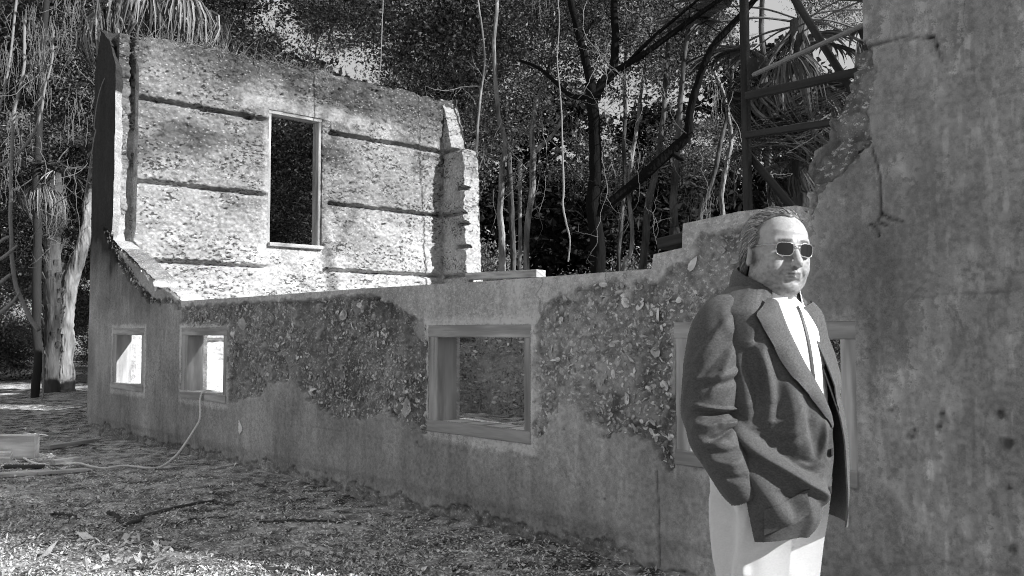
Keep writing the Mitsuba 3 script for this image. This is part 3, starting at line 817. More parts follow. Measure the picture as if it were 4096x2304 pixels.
def surface_nets(fn, lo, hi, h):
    """Vectorised naive surface nets of an implicit function (negative inside)."""
    ax = [np.arange(a, b + h, h) for a, b in zip(lo, hi)]
    G = np.stack(np.meshgrid(*ax, indexing='ij'), -1)
    D = np.empty(G.shape[:3])
    for k in range(len(ax[0])):
        D[k] = fn(G[k].reshape(-1, 3)).reshape(G.shape[1:3])
    S = D < 0
    n = [s - 1 for s in D.shape]
    cnt = sum(S[i:i + n[0], j:j + n[1], k:k + n[2]].astype(np.int8) for i in (0, 1) for j in (0, 1) for k in (0, 1))
    cell = (cnt > 0) & (cnt < 8)
    idx = -np.ones(n, int)
    ci = np.argwhere(cell)
    idx[tuple(ci.T)] = np.arange(len(ci))
    acc, num = np.zeros((len(ci), 3)), np.zeros(len(ci))
    C = [(i, j, k) for i in (0, 1) for j in (0, 1) for k in (0, 1)]
    for a in range(8):
        for b in range(a + 1, 8):
            if sum(abs(x - y) for x, y in zip(C[a], C[b])) != 1:
                continue
            da, db = D[tuple((ci + C[a]).T)], D[tuple((ci + C[b]).T)]
            m = (da < 0) != (db < 0)
            t = np.where(m, da / np.where(m, da - db, 1), 0)
            acc += np.where(m[:, None], np.array(C[a]) + t[:, None] * (np.array(C[b]) - np.array(C[a])), 0)
            num += m
    v = np.array(lo) + (ci + acc / num[:, None]) * h
    faces = []
    for axis in range(3):
        e = [0, 0, 0]
        e[axis] = 1
        A = S[tuple(slice(0, s - q) for s, q in zip(S.shape, e))]
        B = S[tuple(slice(q, None) for q in e)]
        for flip in (False, True):
            m = (A & ~B) if not flip else (~A & B)
            p = np.argwhere(m)
            o = [(axis + 1) % 3, (axis + 2) % 3]
            ok = np.all([(p[:, q] > 0) & (p[:, q] < S.shape[q] - 1) for q in o], 0)
            p = p[ok]
            u, w = np.zeros(3, int), np.zeros(3, int)
            u[o[0]], w[o[1]] = 1, 1
            q = np.stack([idx[tuple((p - u - w).T)], idx[tuple((p - w).T)], idx[tuple(p.T)], idx[tuple((p - u).T)]], 1)
            faces.append(q[:, ::-1] if flip else q)
    q = np.vstack(faces)
    return v, np.vstack([q[:, [0, 1, 2]], q[:, [0, 2, 3]]])


def smin(a, b, k):
    h = np.clip(0.5 + 0.5 * (b - a) / k, 0, 1)
    return b + (a - b) * h - k * h * (1 - h)


def smax(a, b, k):
    return -smin(-a, -b, k)


def ell(p, c, r):
    q = (p - c) / r
    k0 = np.linalg.norm(q, axis=1)
    k1 = np.linalg.norm(q / r, axis=1)
    return k0 * (k0 - 1) / np.maximum(k1, 1e-9)


def cap(p, a, b, ra, rb):
    a, b = V(*a), V(*b)
    t = np.clip(((p - a) @ (b - a)) / ((b - a) @ (b - a)), 0, 1)
    return np.linalg.norm(p - a - t[:, None] * (b - a), axis=1) - (ra + (rb - ra) * t)


HEAD_YAW = math.radians(31)      # from straight at the camera towards the picture's right
_c, _s = math.cos(HEAD_YAW), math.sin(HEAD_YAW)
HF, HL = V(_s, -_c, 0), V(_c, _s, 0)       # forward and left of the head, in (right, away, up)
HF = HF + V(0, 0, -0.02)
HF /= np.linalg.norm(HF)
HU = np.cross(HF, HL)
HL = np.cross(HU, HF)
ROLL = math.radians(-3)
HL, HU = HL * math.cos(ROLL) + HU * math.sin(ROLL), HU * math.cos(ROLL) - HL * math.sin(ROLL)
HC = V(0.024, -0.02, 1.638)
HS = 0.95


def hw(p):
    p = np.asarray(p, float)
    return mw(HC + HS * (p[..., :1] * HF + p[..., 1:2] * HL + p[..., 2:3] * HU))


def cranium(p):
    return ell(p, V(-0.014, 0, 0.030), V(0.102, 0.078, 0.090))


def head_sdf(p):
    m = p.copy()
    m[:, 1] = np.abs(m[:, 1])
    d = cranium(p)
    d = smin(d, ell(p, V(0.046, 0, 0.040), V(0.043, 0.058, 0.050)), 0.03)                    # forehead
    d = smin(d, ell(p, V(0.032, 0, -0.038), V(0.057, 0.064, 0.082)), 0.025)                  # face
    d = smin(d, ell(m, V(0.014, 0.048, -0.076), V(0.052, 0.027, 0.036)), 0.020)              # jaw and jowl
    d = smin(d, ell(p, V(0.062, 0, -0.098), V(0.028, 0.034, 0.022)), 0.022)                  # chin
    d = smin(d, ell(p, V(0.026, 0, -0.104), V(0.048, 0.048, 0.026)), 0.022)
    d = smin(d, ell(m, V(0.061, 0.045, -0.022), V(0.022, 0.021, 0.016)), 0.016)              # cheekbone
    d = smin(d, ell(m, V(0.066, 0.037, -0.048), V(0.021, 0.025, 0.026)), 0.02)               # cheek
    d = smin(d, cap(m, (0.089, 0.010, 0.021), (0.071, 0.047, 0.023), 0.0105, 0.0105), 0.013)   # brow
    d = smax(d, -ell(m, V(0.099, 0.031, 0.004), V(0.019, 0.020, 0.013)), 0.014)              # eye sockets
    d = smin(d, ell(m, V(0.072, 0.031, 0.003), V(0.0135, 0.0145, 0.0125)), 0.004)            # eyelids over the eyeball
    d = smax(d, -cap(m, (0.090, 0.021, 0.001), (0.082, 0.043, 0.001), 0.0018, 0.0018), 0.003)
    d = smin(d, ell(p, V(0.070, 0, -0.064), V(0.028, 0.034, 0.028)), 0.018)                  # muzzle
    d = smin(d, cap(p, (0.087, 0, 0.014), (0.113, 0, -0.026), 0.0085, 0.0105), 0.011)        # nose bridge
    d = smin(d, ell(p, V(0.1145, 0, -0.0365), V(0.0150, 0.0130, 0.0120)), 0.008)               # nose tip
    d = smin(d, ell(m, V(0.1015, 0.0140, -0.0405), V(0.0125, 0.0080, 0.0085)), 0.005)         # nostril wings
    d = smax(d, -ell(m, V(0.107, 0.0070, -0.0505), V(0.006, 0.0035, 0.005)), 0.003)           # nostrils
    d = smin(d, cap(m, (0.0985, 0.0, -0.0615), (0.088, 0.022, -0.0665), 0.0068, 0.0035), 0.006)   # lips
    d = smin(d, cap(m, (0.0965, 0.0, -0.0755), (0.086, 0.020, -0.0715), 0.0078, 0.0035), 0.006)
    d = smax(d, -cap(m, (0.1065, 0.0, -0.0685), (0.089, 0.030, -0.0665), 0.0024, 0.0018), 0.003)  # mouth line
    d = smax(d, -cap(m, (0.0985, 0.020, -0.040), (0.083, 0.038, -0.074), 0.0040, 0.0032), 0.008)  # fold from nose to mouth
    d = smax(d, -cap(m, (0.0985, 0.0, -0.0865), (0.088, 0.018, -0.086), 0.0015, 0.0015), 0.012)   # below the lip
    # ears: a rim, a bowl and a lobe
    e = m - V(-0.012, 0.0800, -0.008)
    e = e @ np.array([[0.86, 0.50, 0.10], [-0.50, 0.86, 0.0], [-0.09, -0.05, 0.99]]).T
    ear = ell(e, V(0, 0, 0.0), V(0.023, 0.0095, 0.034))
    ear = smax(ear, -ell(e, V(0.003, 0.009, 0.003), V(0.0145, 0.0110, 0.023)), 0.003)
    ear = smin(ear, ell(e, V(0.012, -0.002, -0.002), V(0.007, 0.006, 0.009)), 0.006)
    ear = smin(ear, ell(e, V(0.006, 0.000, -0.028), V(0.010, 0.006, 0.010)), 0.008)
    d = smax(d, -cap(m, (0.090, 0.020, -0.018), (0.078, 0.040, -0.016), 0.0020, 0.0020), 0.008)   # bags under the eyes
    d = d - 0.0020 * (meshkit.fbm(p * 45, 3, 21) - 0.5) - 0.0012 * np.exp(-((p[:, 2] - 0.052 - 0.1 * p[:, 1] ** 2 / 0.05) / 0.004) ** 2) * (p[:, 0] > 0.05) + 0.0009 * np.exp(-((p[:, 2] - 0.061) / 0.003) ** 2) * (p[:, 0] > 0.05)
    d = smin(d, ear, 0.006)
    # neck, shoulders and chest under the clothes
    n = cap(p, (-0.025, 0, -0.06), (-0.055, 0.0, -0.20), 0.060, 0.068)
    n = smin(n, cap(m, (0.045, 0.006, -0.105), (-0.02, 0.02, -0.19), 0.016, 0.02), 0.03)
    d = smin(d, n, 0.028)
    q = HS * (p @ np.array([HF, HL, HU])) - (BC - HC)           # into the torso's frame
    t = np.stack([q @ BF, np.abs(q @ BL), q[:, 2]], 1) + 0.0
    b = ell(t, V(0.01, 0.08, 1.36 - BC[2]), V(0.085, 0.105, 0.13))
    b = smin(b, cap(t, (-0.02, 0.0, 1.46 - BC[2]), (-0.015, 0.15, 1.425 - BC[2]), 0.05, 0.045), 0.04)
    return smin(d, b, 0.04)


BODY_YAW = math.radians(56)
_c, _s = math.cos(BODY_YAW), math.sin(BODY_YAW)
BF, BL = V(_s, -_c, 0), V(_c, _s, 0)
BC = V(0.0, 0.0, 0.0)


def bw(f, r, z):
    """Torso frame (forward, to his right, up) -> world."""
    f, r, z = np.broadcast_arrays(np.asarray(f, float), r, z)
    return mw(BC + f[..., None] * BF - r[..., None] * BL + z[..., None] * V(0, 0, 1))


man = thing('person', 'man in sunglasses, dark open blazer, white shirt and pale trousers, hand in his pocket', 'person')
v, f = surface_nets(head_sdf, (-0.20, -0.26, -0.40), (0.135, 0.26, 0.14), 0.0031)
hv = v.copy()
vn = trimesh.smoothing.filter_taubin(trimesh.Trimesh(v, f, process=False), iterations=3)
v = np.array(vn.vertices)
# skin tone: lips, stubble and lids differ slightly; nostril and ear shade painted in
skin = 0.35 + 0.07 * (meshkit.fbm(v * 90, 3, 3) - 0.5) + 0.09 * (meshkit.fbm(v * 260, 2, 4) - 0.5) - 0.05 * ss(0.50, 0.62, meshkit.fbm(v * 60, 3, 14))
skin -= 0.07 * ss(-0.035, -0.075, v[:, 2]) * ss(0.11, 0.09, v[:, 0])
lip = ss(0.010, 0.004, np.abs(v[:, 2] + 0.069)) * ss(0.026, 0.018, np.abs(v[:, 1])) * ss(0.090, 0.097, v[:, 0])
skin -= 0.17 * lip
skin -= 0.06 * ss(0.40, 0.7, meshkit.fbm(v * 160, 2, 77)) * ss(0.0, -0.03, v[:, 2]) * (v[:, 2] > -0.14)      # stubble and freckles
skin -= 0.12 * ss(0.012, 0.004, np.hypot(v[:, 0] - 0.107, np.hypot(np.abs(v[:, 1]) - 0.007, v[:, 2] + 0.051)))  # recess shade painted around the nostrils
skin -= 0.16 * ss(0.014, 0.006, np.hypot(v[:, 0] + 0.006, v[:, 2] + 0.006)) * (np.abs(v[:, 1]) > 0.07)  # recess shade painted in the bowl of the ear
brow = ss(0.006, 0.002, np.abs(v[:, 2] - 0.027 + 0.10 * np.maximum(0, np.abs(v[:, 1]) - 0.03))) * ss(0.008, 0.013, np.abs(v[:, 1])) * ss(0.052, 0.045, np.abs(v[:, 1])) * (v[:, 0] > 0.06)
skin -= 0.24 * brow * (0.6 + 0.8 * meshkit.fbm(v * np.array([60, 500, 300]), 2, 9))
skin = np.clip(skin, 0.06, 0.6)
scene['skin'] = two(bumped(diff({'type': 'mesh_attribute', 'name': 'vertex_color'}, 0.48, 0.45), lambda p, n, uv: fbm(p.x * 420, p.y * 420, p.z * 420, octaves=2), 0.0004, 5e-4))
put('body', (hw(v), f), 'skin', man, smooth=True, color=skin[:, None] * np.ones((1, 3)))
# eyes behind the glasses
for s in (-1, 1):
    e = trimesh.creation.icosphere(2, 0.0122)
    ev = np.array(e.vertices)
    iris = (ev @ V(1, 0, 0)) / 0.0122
    col = np.where(iris > 0.93, 0.02, np.where(iris > 0.80, 0.12, 0.62))
    put('eye', (hw(ev + V(0.0735, s * 0.031, 0.003)), e.faces), 'by_vertex', man, smooth=True, color=col[:, None] * np.ones((1, 3)))

# hair: a thin cap on the skull and combed strands over it


def hair_mask(p):
    x, y, z = p[:, 0], np.abs(p[:, 1]), p[:, 2]
    lim = np.interp(z, [-0.12, -0.07, -0.035, -0.005, 0.012, 0.035, 0.060, 0.085, 0.105, 0.125], [-0.085, -0.062, -0.040, -0.026, 0.018, 0.030, 0.022, 0.030, 0.056, 0.072])
    lim = lim + 0.026 * ss(0.03, 0.0, y) * ss(0.07, 0.10, z)
    return lim - x + 0.006 * (meshkit.fbm(p * 130, 2, 8) - 0.5)


def scalp(p):
    m = p.copy()
    m[:, 1] = np.abs(m[:, 1])
    d = smin(cranium(p), ell(p, V(0.048, 0, 0.045), V(0.046, 0.060, 0.050)), 0.03)
    d = smin(d, cap(p, (-0.035, 0, -0.02), (-0.05, 0.0, -0.10), 0.068, 0.064), 0.03)
    return d


def hair_sdf(p):
    th = 0.0012 + 0.0095 * np.clip(hair_mask(p) / 0.035, 0, 1) + 0.003 * ss(0.0, -0.05, p[:, 0])
    th = th + 0.002 * (meshkit.fbm(np.c_[p[:, 0] * 16, p[:, 1] * 150, p[:, 2] * 110], 2, 41) - 0.5)
    s = scalp(p)
    return np.maximum(s - th, np.maximum(-(s + 0.006), -hair_mask(p)))


v, f = surface_nets(hair_sdf, (-0.15, -0.105, -0.13), (0.10, 0.105, 0.145), 0.0028)
hcol = np.clip(0.13 + 0.14 * (meshkit.fbm(np.c_[v[:, 0] * 12, v[:, 1] * 160, v[:, 2] * 130], 3, 5) - 0.4), 0.03, 0.3)
scene['hair'] = two({'type': 'principled', 'base_color': {'type': 'mesh_attribute', 'name': 'vertex_color'}, 'roughness': 0.42, 'specular': 0.5})
hk = put('hair', (hw(v), f), 'hair', man, smooth=True, color=hcol[:, None] * np.ones((1, 3)), label='grey hair combed back from a high forehead')
rh = np.random.default_rng(4)
cand = hv[(hair_mask(hv) > -0.003) & (scalp(hv) < 0.012) & (scalp(hv) > -0.012) & (hv[:, 2] > -0.11)]
roots = cand[rh.integers(0, len(cand), 3000)] + rh.normal(0, 0.0015, (3000, 3))
parts = []
for r0 in roots:
    p = r0.copy()[None]
    pts = []
    lift = rh.uniform(0.007, 0.0145)
    for k in range(8):
        g = np.array([(scalp(p + e) - scalp(p - e))[0] for e in 0.002 * np.eye(3)])
        g /= np.linalg.norm(g) + 1e-9
        p = p - scalp(p)[0] * g + lift * g * (0.55 + 0.45 * math.sin(k * 0.4 + 0.5))
        pts.append(p[0].copy())
        side = ss(0.0, 0.07, abs(p[0, 1]))
        d = V(-1.0, 0.12 * np.sign(p[0, 1]), -0.10 - 0.75 * side * ss(0.09, 0.0, p[0, 2])) + rh.normal(0, 0.16, 3)
        d -= g * (d @ g)
        p = p + 0.008 * d / np.linalg.norm(d)
    pts = np.array(pts)
    a, b = tube(hw(pts), np.r_[0.0004, np.full(6, rh.uniform(0.0006, 0.0013)), 0.0003], 3, caps=False)
    c = np.clip(rh.choice([0.10, 0.24, 0.5], p=[0.25, 0.4, 0.35]) * rh.uniform(0.7, 1.3), 0.02, 0.5)
    parts.append((a, b, np.full((len(a), 3), c)))
v, f, c = cat(parts)
put('strands', (v, f), 'hair', hk, smooth=True, color=c)

# sunglasses
gl = new_key('sunglasses', man)
labels[gl] = {'label': 'square dark sunglasses with a thin metal frame'}
scene['lens'] = two({'type': 'principled', 'base_color': grey(0.015), 'roughness': 0.08, 'specular': 0.55})
scene['metal'] = two({'type': 'principled', 'base_color': grey(0.5), 'roughness': 0.3, 'metallic': 0.8})


def lens_outline(n=40):
    t = np.linspace(0, 2 * np.pi, n, endpoint=False)
    k = 3.4
    y = 0.0238 * np.sign(np.cos(t)) * np.abs(np.cos(t)) ** (2 / k)
    z = 0.0182 * np.sign(np.sin(t)) * np.abs(np.sin(t)) ** (2 / k)
    y = y * (1 - 0.07 * np.clip(-z / 0.0195, 0, 1))
    return y, z


def glass_x(y, z):
    return 0.1045 - 5.2 * (np.abs(y) - 0.008) ** 2 - 0.8 * (z - 0.002) ** 2 + 0.08 * (z - 0.002)


ly, lz = lens_outline()
for s in (-1, 1):
    oy, oz = s * (0.0335 + ly * 1.0), lz + 0.001
    rings = [(0.0335 * s + (oy - 0.0335 * s) * q, oz * q) for q in (0.97, 0.66, 0.33)]
    pts = np.vstack([np.c_[glass_x(a, b), a, b] for a, b in rings] + [np.array([[glass_x(0.0335, 0.0), s * 0.0335, 0.0]])])
    n = len(ly)
    f = []
    for r in range(2):
        for k in range(n):
            a, b = r * n + k, r * n + (k + 1) % n
            f += [[a, b, b + n], [a, b + n, a + n]]
    f += [[2 * n + k, 2 * n + (k + 1) % n, 3 * n] for k in range(n)]
    put('lens', (hw(pts), np.array(f)), 'lens', gl, smooth=True)
    rim = np.c_[glass_x(oy, oz), oy, oz]
    rim = np.vstack([rim, rim[:2]])
    put('rim', tube(hw(rim), 0.0013, 6), 'metal', gl, smooth=True)
    arm = spline([(glass_x(0.058, 0.012), s * 0.060, 0.012), (0.070, s * 0.0705, 0.013), (0.03, s * 0.0755, 0.013), (-0.012, s * 0.081, 0.014), (-0.034, s * 0.082, 0.0), (-0.038, s * 0.080, -0.014)], 20)
    put('temple', tube(hw(arm), 0.0015, 6), 'metal', gl, smooth=True)
yb = np.linspace(-0.012, 0.012, 7)
put('bridge', tube(hw(np.c_[glass_x(yb, 0.014 + 0 * yb) + 0.002, yb, 0.0145 + 0 * yb]), 0.0014, 6), 'metal', gl, smooth=True)
put('bridge', tube(hw(np.c_[glass_x(yb, 0.007 + 0 * yb) + 0.0025, yb * 0.85, 0.0065 + 120 * (0.01**2 - yb**2) * 0.15]), 0.0013, 6), 'metal', gl, smooth=True)


# clothes: lofted sheets, given thickness


def sheet(P, th, closed_u=False):
    """A grid of points (nu, nv, 3) as a cloth of thickness th."""
    nu, nv = P.shape[:2]
    du, dv = np.gradient(P, axis=0), np.gradient(P, axis=1)
    if closed_u:
        du = (np.roll(P, -1, 0) - np.roll(P, 1, 0)) / 2
    nrm = np.cross(du, dv)
    nrm /= np.linalg.norm(nrm, axis=2, keepdims=True) + 1e-12
    A, B = P.reshape(-1, 3), (P - th * nrm).reshape(-1, 3)
    m = nu if closed_u else nu - 1
    i, j = np.meshgrid(np.arange(m), np.arange(nv - 1), indexing='ij')
    i2 = (i + 1) % nu
    q = np.stack([i * nv + j, i2 * nv + j, i2 * nv + j + 1, i * nv + j + 1], -1).reshape(-1, 4)
    fa = np.vstack([q[:, [0, 1, 2]], q[:, [0, 2, 3]]])
    fb = fa[:, ::-1] + nu * nv
    edges = []
    idx = np.arange(nu * nv).reshape(nu, nv)
    loops = [np.r_[idx[:, 0], idx[:1, 0]], np.r_[idx[:, -1], idx[:1, -1]]] if closed_u else [np.r_[idx[:, 0], idx[-1, 1:], idx[-2::-1, -1], idx[0, -2::-1]]]
    for lp in loops:
        a, b = lp[:-1], lp[1:]
        edges += [np.stack([a, b, b + nu * nv], 1), np.stack([a, b + nu * nv, a + nu * nv], 1)]
    return np.vstack([A, B]), np.vstack([fa, fb] + edges)


def loft(levels, zs, nz, nu, power=1):
    """levels: {z: control points (f, r)} from top to bottom -> function giving a grid."""
    ctl = np.array([levels[z] for z in zs], float)              # (nlev, npts, 2)
    zz = np.array(zs, float)
    zq = np.linspace(zz[0], zz[-1], nz)
    from scipy.interpolate import PchipInterpolator
    c = PchipInterpolator(-zz, ctl, axis=0)(-zq)                 # (nz, npts, 2)
    out = np.stack([spline(c[k], nu) for k in range(nz)], 1)     # (nu, nz, 2)
    return np.concatenate([out, np.broadcast_to(zq[None, :, None], (nu, nz, 1))], 2)


def normals_of(G):
    n = np.cross(np.gradient(G, axis=0), np.gradient(G, axis=1))
    return n / (np.linalg.norm(n, axis=2, keepdims=True) + 1e-12)


def ridge(P, pts, w, amp):
    """A fold: height along a curve in the (u, v) given by P (..., 2); it fades out at its ends and is steeper on one side."""
    from scipy.spatial import cKDTree
    c = spline(np.asarray(pts, float), 160)
    t = np.gradient(c, axis=0)
    t /= np.linalg.norm(t, axis=1, keepdims=True) + 1e-12
    q = P.reshape(-1, 2)
    d, k = cKDTree(c).query(q)
    side = np.sign((q[:, 0] - c[k, 0]) * t[k, 1] - (q[:, 1] - c[k, 1]) * t[k, 0])
    d = d / (w * np.where(side > 0, 1.7, 0.75))
    s = k / 159.0
    return (amp * np.clip(np.sin(np.pi * np.clip(s, 0.0, 1.0)), 0, 1) ** 0.6 * np.exp(-d**2)).reshape(P.shape[:2])


def tweed(lo, hi):
    def f(p, n, uv):
        a = fbm(p.x * 300, p.y * 300, p.z * 300, octaves=2)
        b = fbm(p.x * 7, p.y * 7, p.z * 7, octaves=3)
        return mi.Color3f(lo + (hi - lo) * (0.2 + 0.6 * a) * (0.75 + 0.5 * b))
    return f


scene['blazer'] = two({'type': 'principled', 'base_color': mikit.proc(tweed(0.010, 0.125)), 'roughness': 0.72, 'specular': 0.22, 'sheen': 1.0})
scene['lining'] = two({'type': 'principled', 'base_color': grey(0.02), 'roughness': 0.5, 'specular': 0.4})
scene['cotton'] = two(diff(mikit.proc(tweed(0.66, 0.80)), 0.85, 0.2))
scene['trouser'] = two(diff(mikit.proc(tweed(0.50, 0.68)), 0.85, 0.2))

# blazer body: P0 right front edge ... back ... P9 left front edge
JL = {
    1.545: [(0.055, 0.055), (0.045, 0.075), (0.02, 0.088), (-0.02, 0.095), (-0.075, 0.08), (-0.095, 0), (-0.075, -0.08), (-0.02, -0.095), (0.03, -0.085), (0.058, -0.050)],
    1.505: [(0.068, 0.078), (0.064, 0.108), (0.050, 0.150), (-0.01, 0.168), (-0.085, 0.13), (-0.115, 0), (-0.085, -0.13), (-0.01, -0.155), (0.060, -0.10), (0.080, -0.030)],
    1.465: [(0.086, 0.086), (0.096, 0.128), (0.076, 0.182), (0.00, 0.212), (-0.095, 0.16), (-0.125, 0), (-0.095, -0.15), (0.0, -0.185), (0.075, -0.125), (0.094, -0.016)],
    1.40: [(0.108, 0.075), (0.117, 0.122), (0.097, 0.178), (0.01, 0.215), (-0.10, 0.165), (-0.13, 0), (-0.10, -0.155), (0.0, -0.180), (0.09, -0.125), (0.120, -0.022)],
    1.35: [(0.126, 0.060), (0.132, 0.112), (0.105, 0.170), (0.02, 0.210), (-0.10, 0.165), (-0.13, 0), (-0.10, -0.155), (0.0, -0.180), (0.10, -0.13), (0.138, -0.032)],
    1.245: [(0.168, 0.024), (0.164, 0.088), (0.116, 0.165), (0.03, 0.205), (-0.09, 0.165), (-0.12, 0), (-0.10, -0.15), (0.0, -0.18), (0.115, -0.135), (0.172, -0.045)],
    1.19: [(0.190, 0.012), (0.172, 0.080), (0.118, 0.162), (0.03, 0.205), (-0.09, 0.165), (-0.12, 0), (-0.10, -0.15), (0.0, -0.185), (0.125, -0.14), (0.186, -0.052)],
    1.12: [(0.195, 0.010), (0.180, 0.076), (0.132, 0.158), (0.045, 0.208), (-0.08, 0.175), (-0.125, 0), (-0.105, -0.15), (0.0, -0.19), (0.13, -0.145), (0.194, -0.055)],
    1.04: [(0.188, 0.012), (0.188, 0.080), (0.158, 0.150), (0.070, 0.210), (-0.07, 0.185), (-0.13, 0), (-0.11, -0.16), (0.0, -0.195), (0.13, -0.15), (0.196, -0.056)],
    0.96: [(0.176, 0.030), (0.190, 0.088), (0.168, 0.150), (0.085, 0.206), (-0.07, 0.19), (-0.135, 0), (-0.115, -0.16), (0.0, -0.20), (0.13, -0.155), (0.196, -0.058)],
    0.90: [(0.156, 0.062), (0.170, 0.102), (0.160, 0.150), (0.098, 0.203), (-0.075, 0.19), (-0.14, 0), (-0.12, -0.165), (0.0, -0.205), (0.13, -0.16), (0.190, -0.060)],
}
JZ = sorted(JL, reverse=True)
NU, NZ = 230, 200
full = loft(JL, JZ, NZ, NU)
U = np.linspace(0, 9, NU)[:, None] * np.ones((1, NZ))
ZZ = full[..., 2]
nb = normals_of(full)
if (nb[60, 100, :2] @ full[60, 100, :2]) < 0:
    nb = -nb
UZ = np.stack([U * 0.055, ZZ], -1)                     # roughly metres along the cloth
fold = 0.010 * (meshkit.fbm(np.stack([U * 0.8 + ZZ * 1.5, ZZ * 2.2, 0 * U], -1), 2, 5) - 0.5) + 0.003 * (meshkit.fbm(np.stack([U * 3.0 + ZZ * 6, ZZ * 9, 0 * U], -1), 2, 8) - 0.5)
for pts_, w_, a_ in [
        ([(0.105, 1.44), (0.130, 1.36)], 0.007, -0.006), ([(0.060, 1.24), (0.090, 1.20), (0.120, 1.19)], 0.007, 0.006), ([(0.050, 1.20), (0.080, 1.155), (0.110, 1.15)], 0.006, -0.006), ([(0.035, 1.10), (0.06, 1.085), (0.085, 1.10)], 0.006, 0.006),
        ([(0.170, 1.185), (0.135, 1.11), (0.090, 1.045), (0.050, 1.015), (0.040, 0.985)], 0.013, 0.026),   # the skirt swept up over the wrist
        ([(0.165, 1.225), (0.125, 1.145), (0.080, 1.085), (0.040, 1.055)], 0.016, -0.020),
        ([(0.168, 1.10), (0.145, 1.02), (0.130, 0.94)], 0.013, 0.014),
        ([(0.125, 1.03), (0.112, 0.98), (0.110, 0.95)], 0.012, -0.010),
        ([(0.085, 1.02), (0.075, 0.95), (0.080, 0.90)], 0.018, 0.012),
        ([(0.122, 1.40), (0.112, 1.32), (0.118, 1.24)], 0.010, 0.012),
        ([(0.138, 1.38), (0.130, 1.26), (0.135, 1.18)], 0.011, -0.016),
        ([(0.098, 1.38), (0.094, 1.28), (0.105, 1.17)], 0.012, -0.014),
        ([(0.075, 1.30), (0.080, 1.20), (0.082, 1.10)], 0.016, 0.015),
        ([(0.056, 1.26), (0.054, 1.16), (0.050, 1.10)], 0.010, -0.012),
        ([(0.018, 1.20), (0.030, 1.15), (0.042, 1.10)], 0.008, 0.010),
        ([(0.012, 1.17), (0.020, 1.10)], 0.007, -0.007),
        ([(0.440, 1.4), (0.465, 1.2), (0.47, 0.95)], 0.02, 0.008)]:
    fold += ridge(UZ, pts_, w_, a_ * 1.25)
J = full + fold[..., None] * nb
# rounded lower front corners and a hem that rises towards the back
s0, s9 = np.clip(U / 1.0, 0, 1), np.clip((9 - U) / 0.9, 0, 1)
J[..., 2] += np.clip((1.0 - ZZ) / 0.115, 0, 1) * (0.016 * (1 - s0) ** 2 + 0.020 * (1 - s9) ** 2 + 0.012 * np.sin(U * 1.1))
split = 3.05
cut = int(np.argmin(np.abs(U[:, 0] - split)))
kz = int(np.argmin(np.abs(ZZ[0] - 1.07)))
open_ = np.clip((1.09 - ZZ) / 0.2, 0, 1)
back = J.copy()
back[..., 0] -= (open_ * np.exp(-((U - split) / 0.7) ** 2) * 0.10)
bz = lambda G: bw(G[..., 0], G[..., 1], G[..., 2])
jk = new_key('blazer', man)
labels[jk] = {'label': 'dark blazer hanging open'}
cut2 = int(np.argmin(np.abs(U[:, 0] - 4.7)))
a = sheet(bz(J[:cut + 1]), 0.0035)
b = sheet(bz(J[cut:cut2 + 1, :kz + 1]), 0.0035)
c = sheet(bz(J[cut2:]), 0.0035)
put('body_panels', cat([a, b, c]), 'blazer', jk, smooth=45)


def on_jacket(u, z, lift):
    """Points on the blazer's outer face for u in control-point units and height z."""
    iu = np.clip(np.asarray(u) / 9 * (NU - 1), 0, NU - 1.001)
    iz = np.clip((ZZ[0, 0] - np.asarray(z)) / (ZZ[0, 0] - ZZ[0, -1]) * (NZ - 1), 0, NZ - 1.001)
    i, j = iu.astype(int), iz.astype(int)
    a, b = (iu - i)[..., None], (iz - j)[..., None]
    q = lambda G: G[i, j] * (1 - a) * (1 - b) + G[i + 1, j] * a * (1 - b) + G[i, j + 1] * (1 - a) * b + G[i + 1, j + 1] * a * b
    return q(J) + q(nb) * np.asarray(lift)[..., None]


# lapels
for side in (0, 1):
    t = np.linspace(0, 1, 46)[:, None]
    s = np.linspace(0, 1, 14)[None]
    z = 1.485 - (0.30 if side == 0 else 0.26) * t + 0 * s
    wid = np.interp(t, [0, 0.10, 0.12, 0.3, 0.7, 1.0], [1.0, 1.75, 1.95, 1.75, 1.05, 0.08])
    u = -0.02 + s * wid
    z = z + 0.028 * s * (1 - t) - 0.010 * s
    lift = (0.006 + 0.007 * np.sin(np.pi * np.clip(s, 0, 1)) + 0.004 * s + 0.006 * (1 - s)) * np.clip((1 - t) * 5, 0.15, 1)
    G = on_jacket(np.clip(u if side == 0 else 9 - u, 0, 9), z, lift)
    put('lapel', sheet(bz(G), 0.003), 'blazer', jk, smooth=45)
# collar: standing band folded over, from lapel to lapel round the back of the neck
th = np.linspace(-2.05, 2.12, 70)
rows = []
for k, (dr_, dz) in enumerate([(0.000, -0.022), (0.004, 0.004), (0.000, 0.026), (-0.006, 0.040), (-0.002, 0.048), (0.008, 0.044), (0.016, 0.028), (0.022, 0.004), (0.026, -0.018)]):
    back_ = (1 + np.cos(th)) / 2
    rf = 0.069 + 0.8 * dr_ + 0.014 * (1 - back_)
    rr_ = 0.069 + 0.8 * dr_ + 0.022 * (1 - back_)
    z = 1.505 + 0.045 * back_ + dz * (0.55 + 0.55 * back_)
    rows.append(np.stack([-0.018 - rf * np.cos(th) + 0.016 * (1 - back_), rr_ * np.sin(th), z], -1))
put('collar', sheet(bz(np.stack(rows, 1)), 0.003), 'blazer', jk, smooth=45)


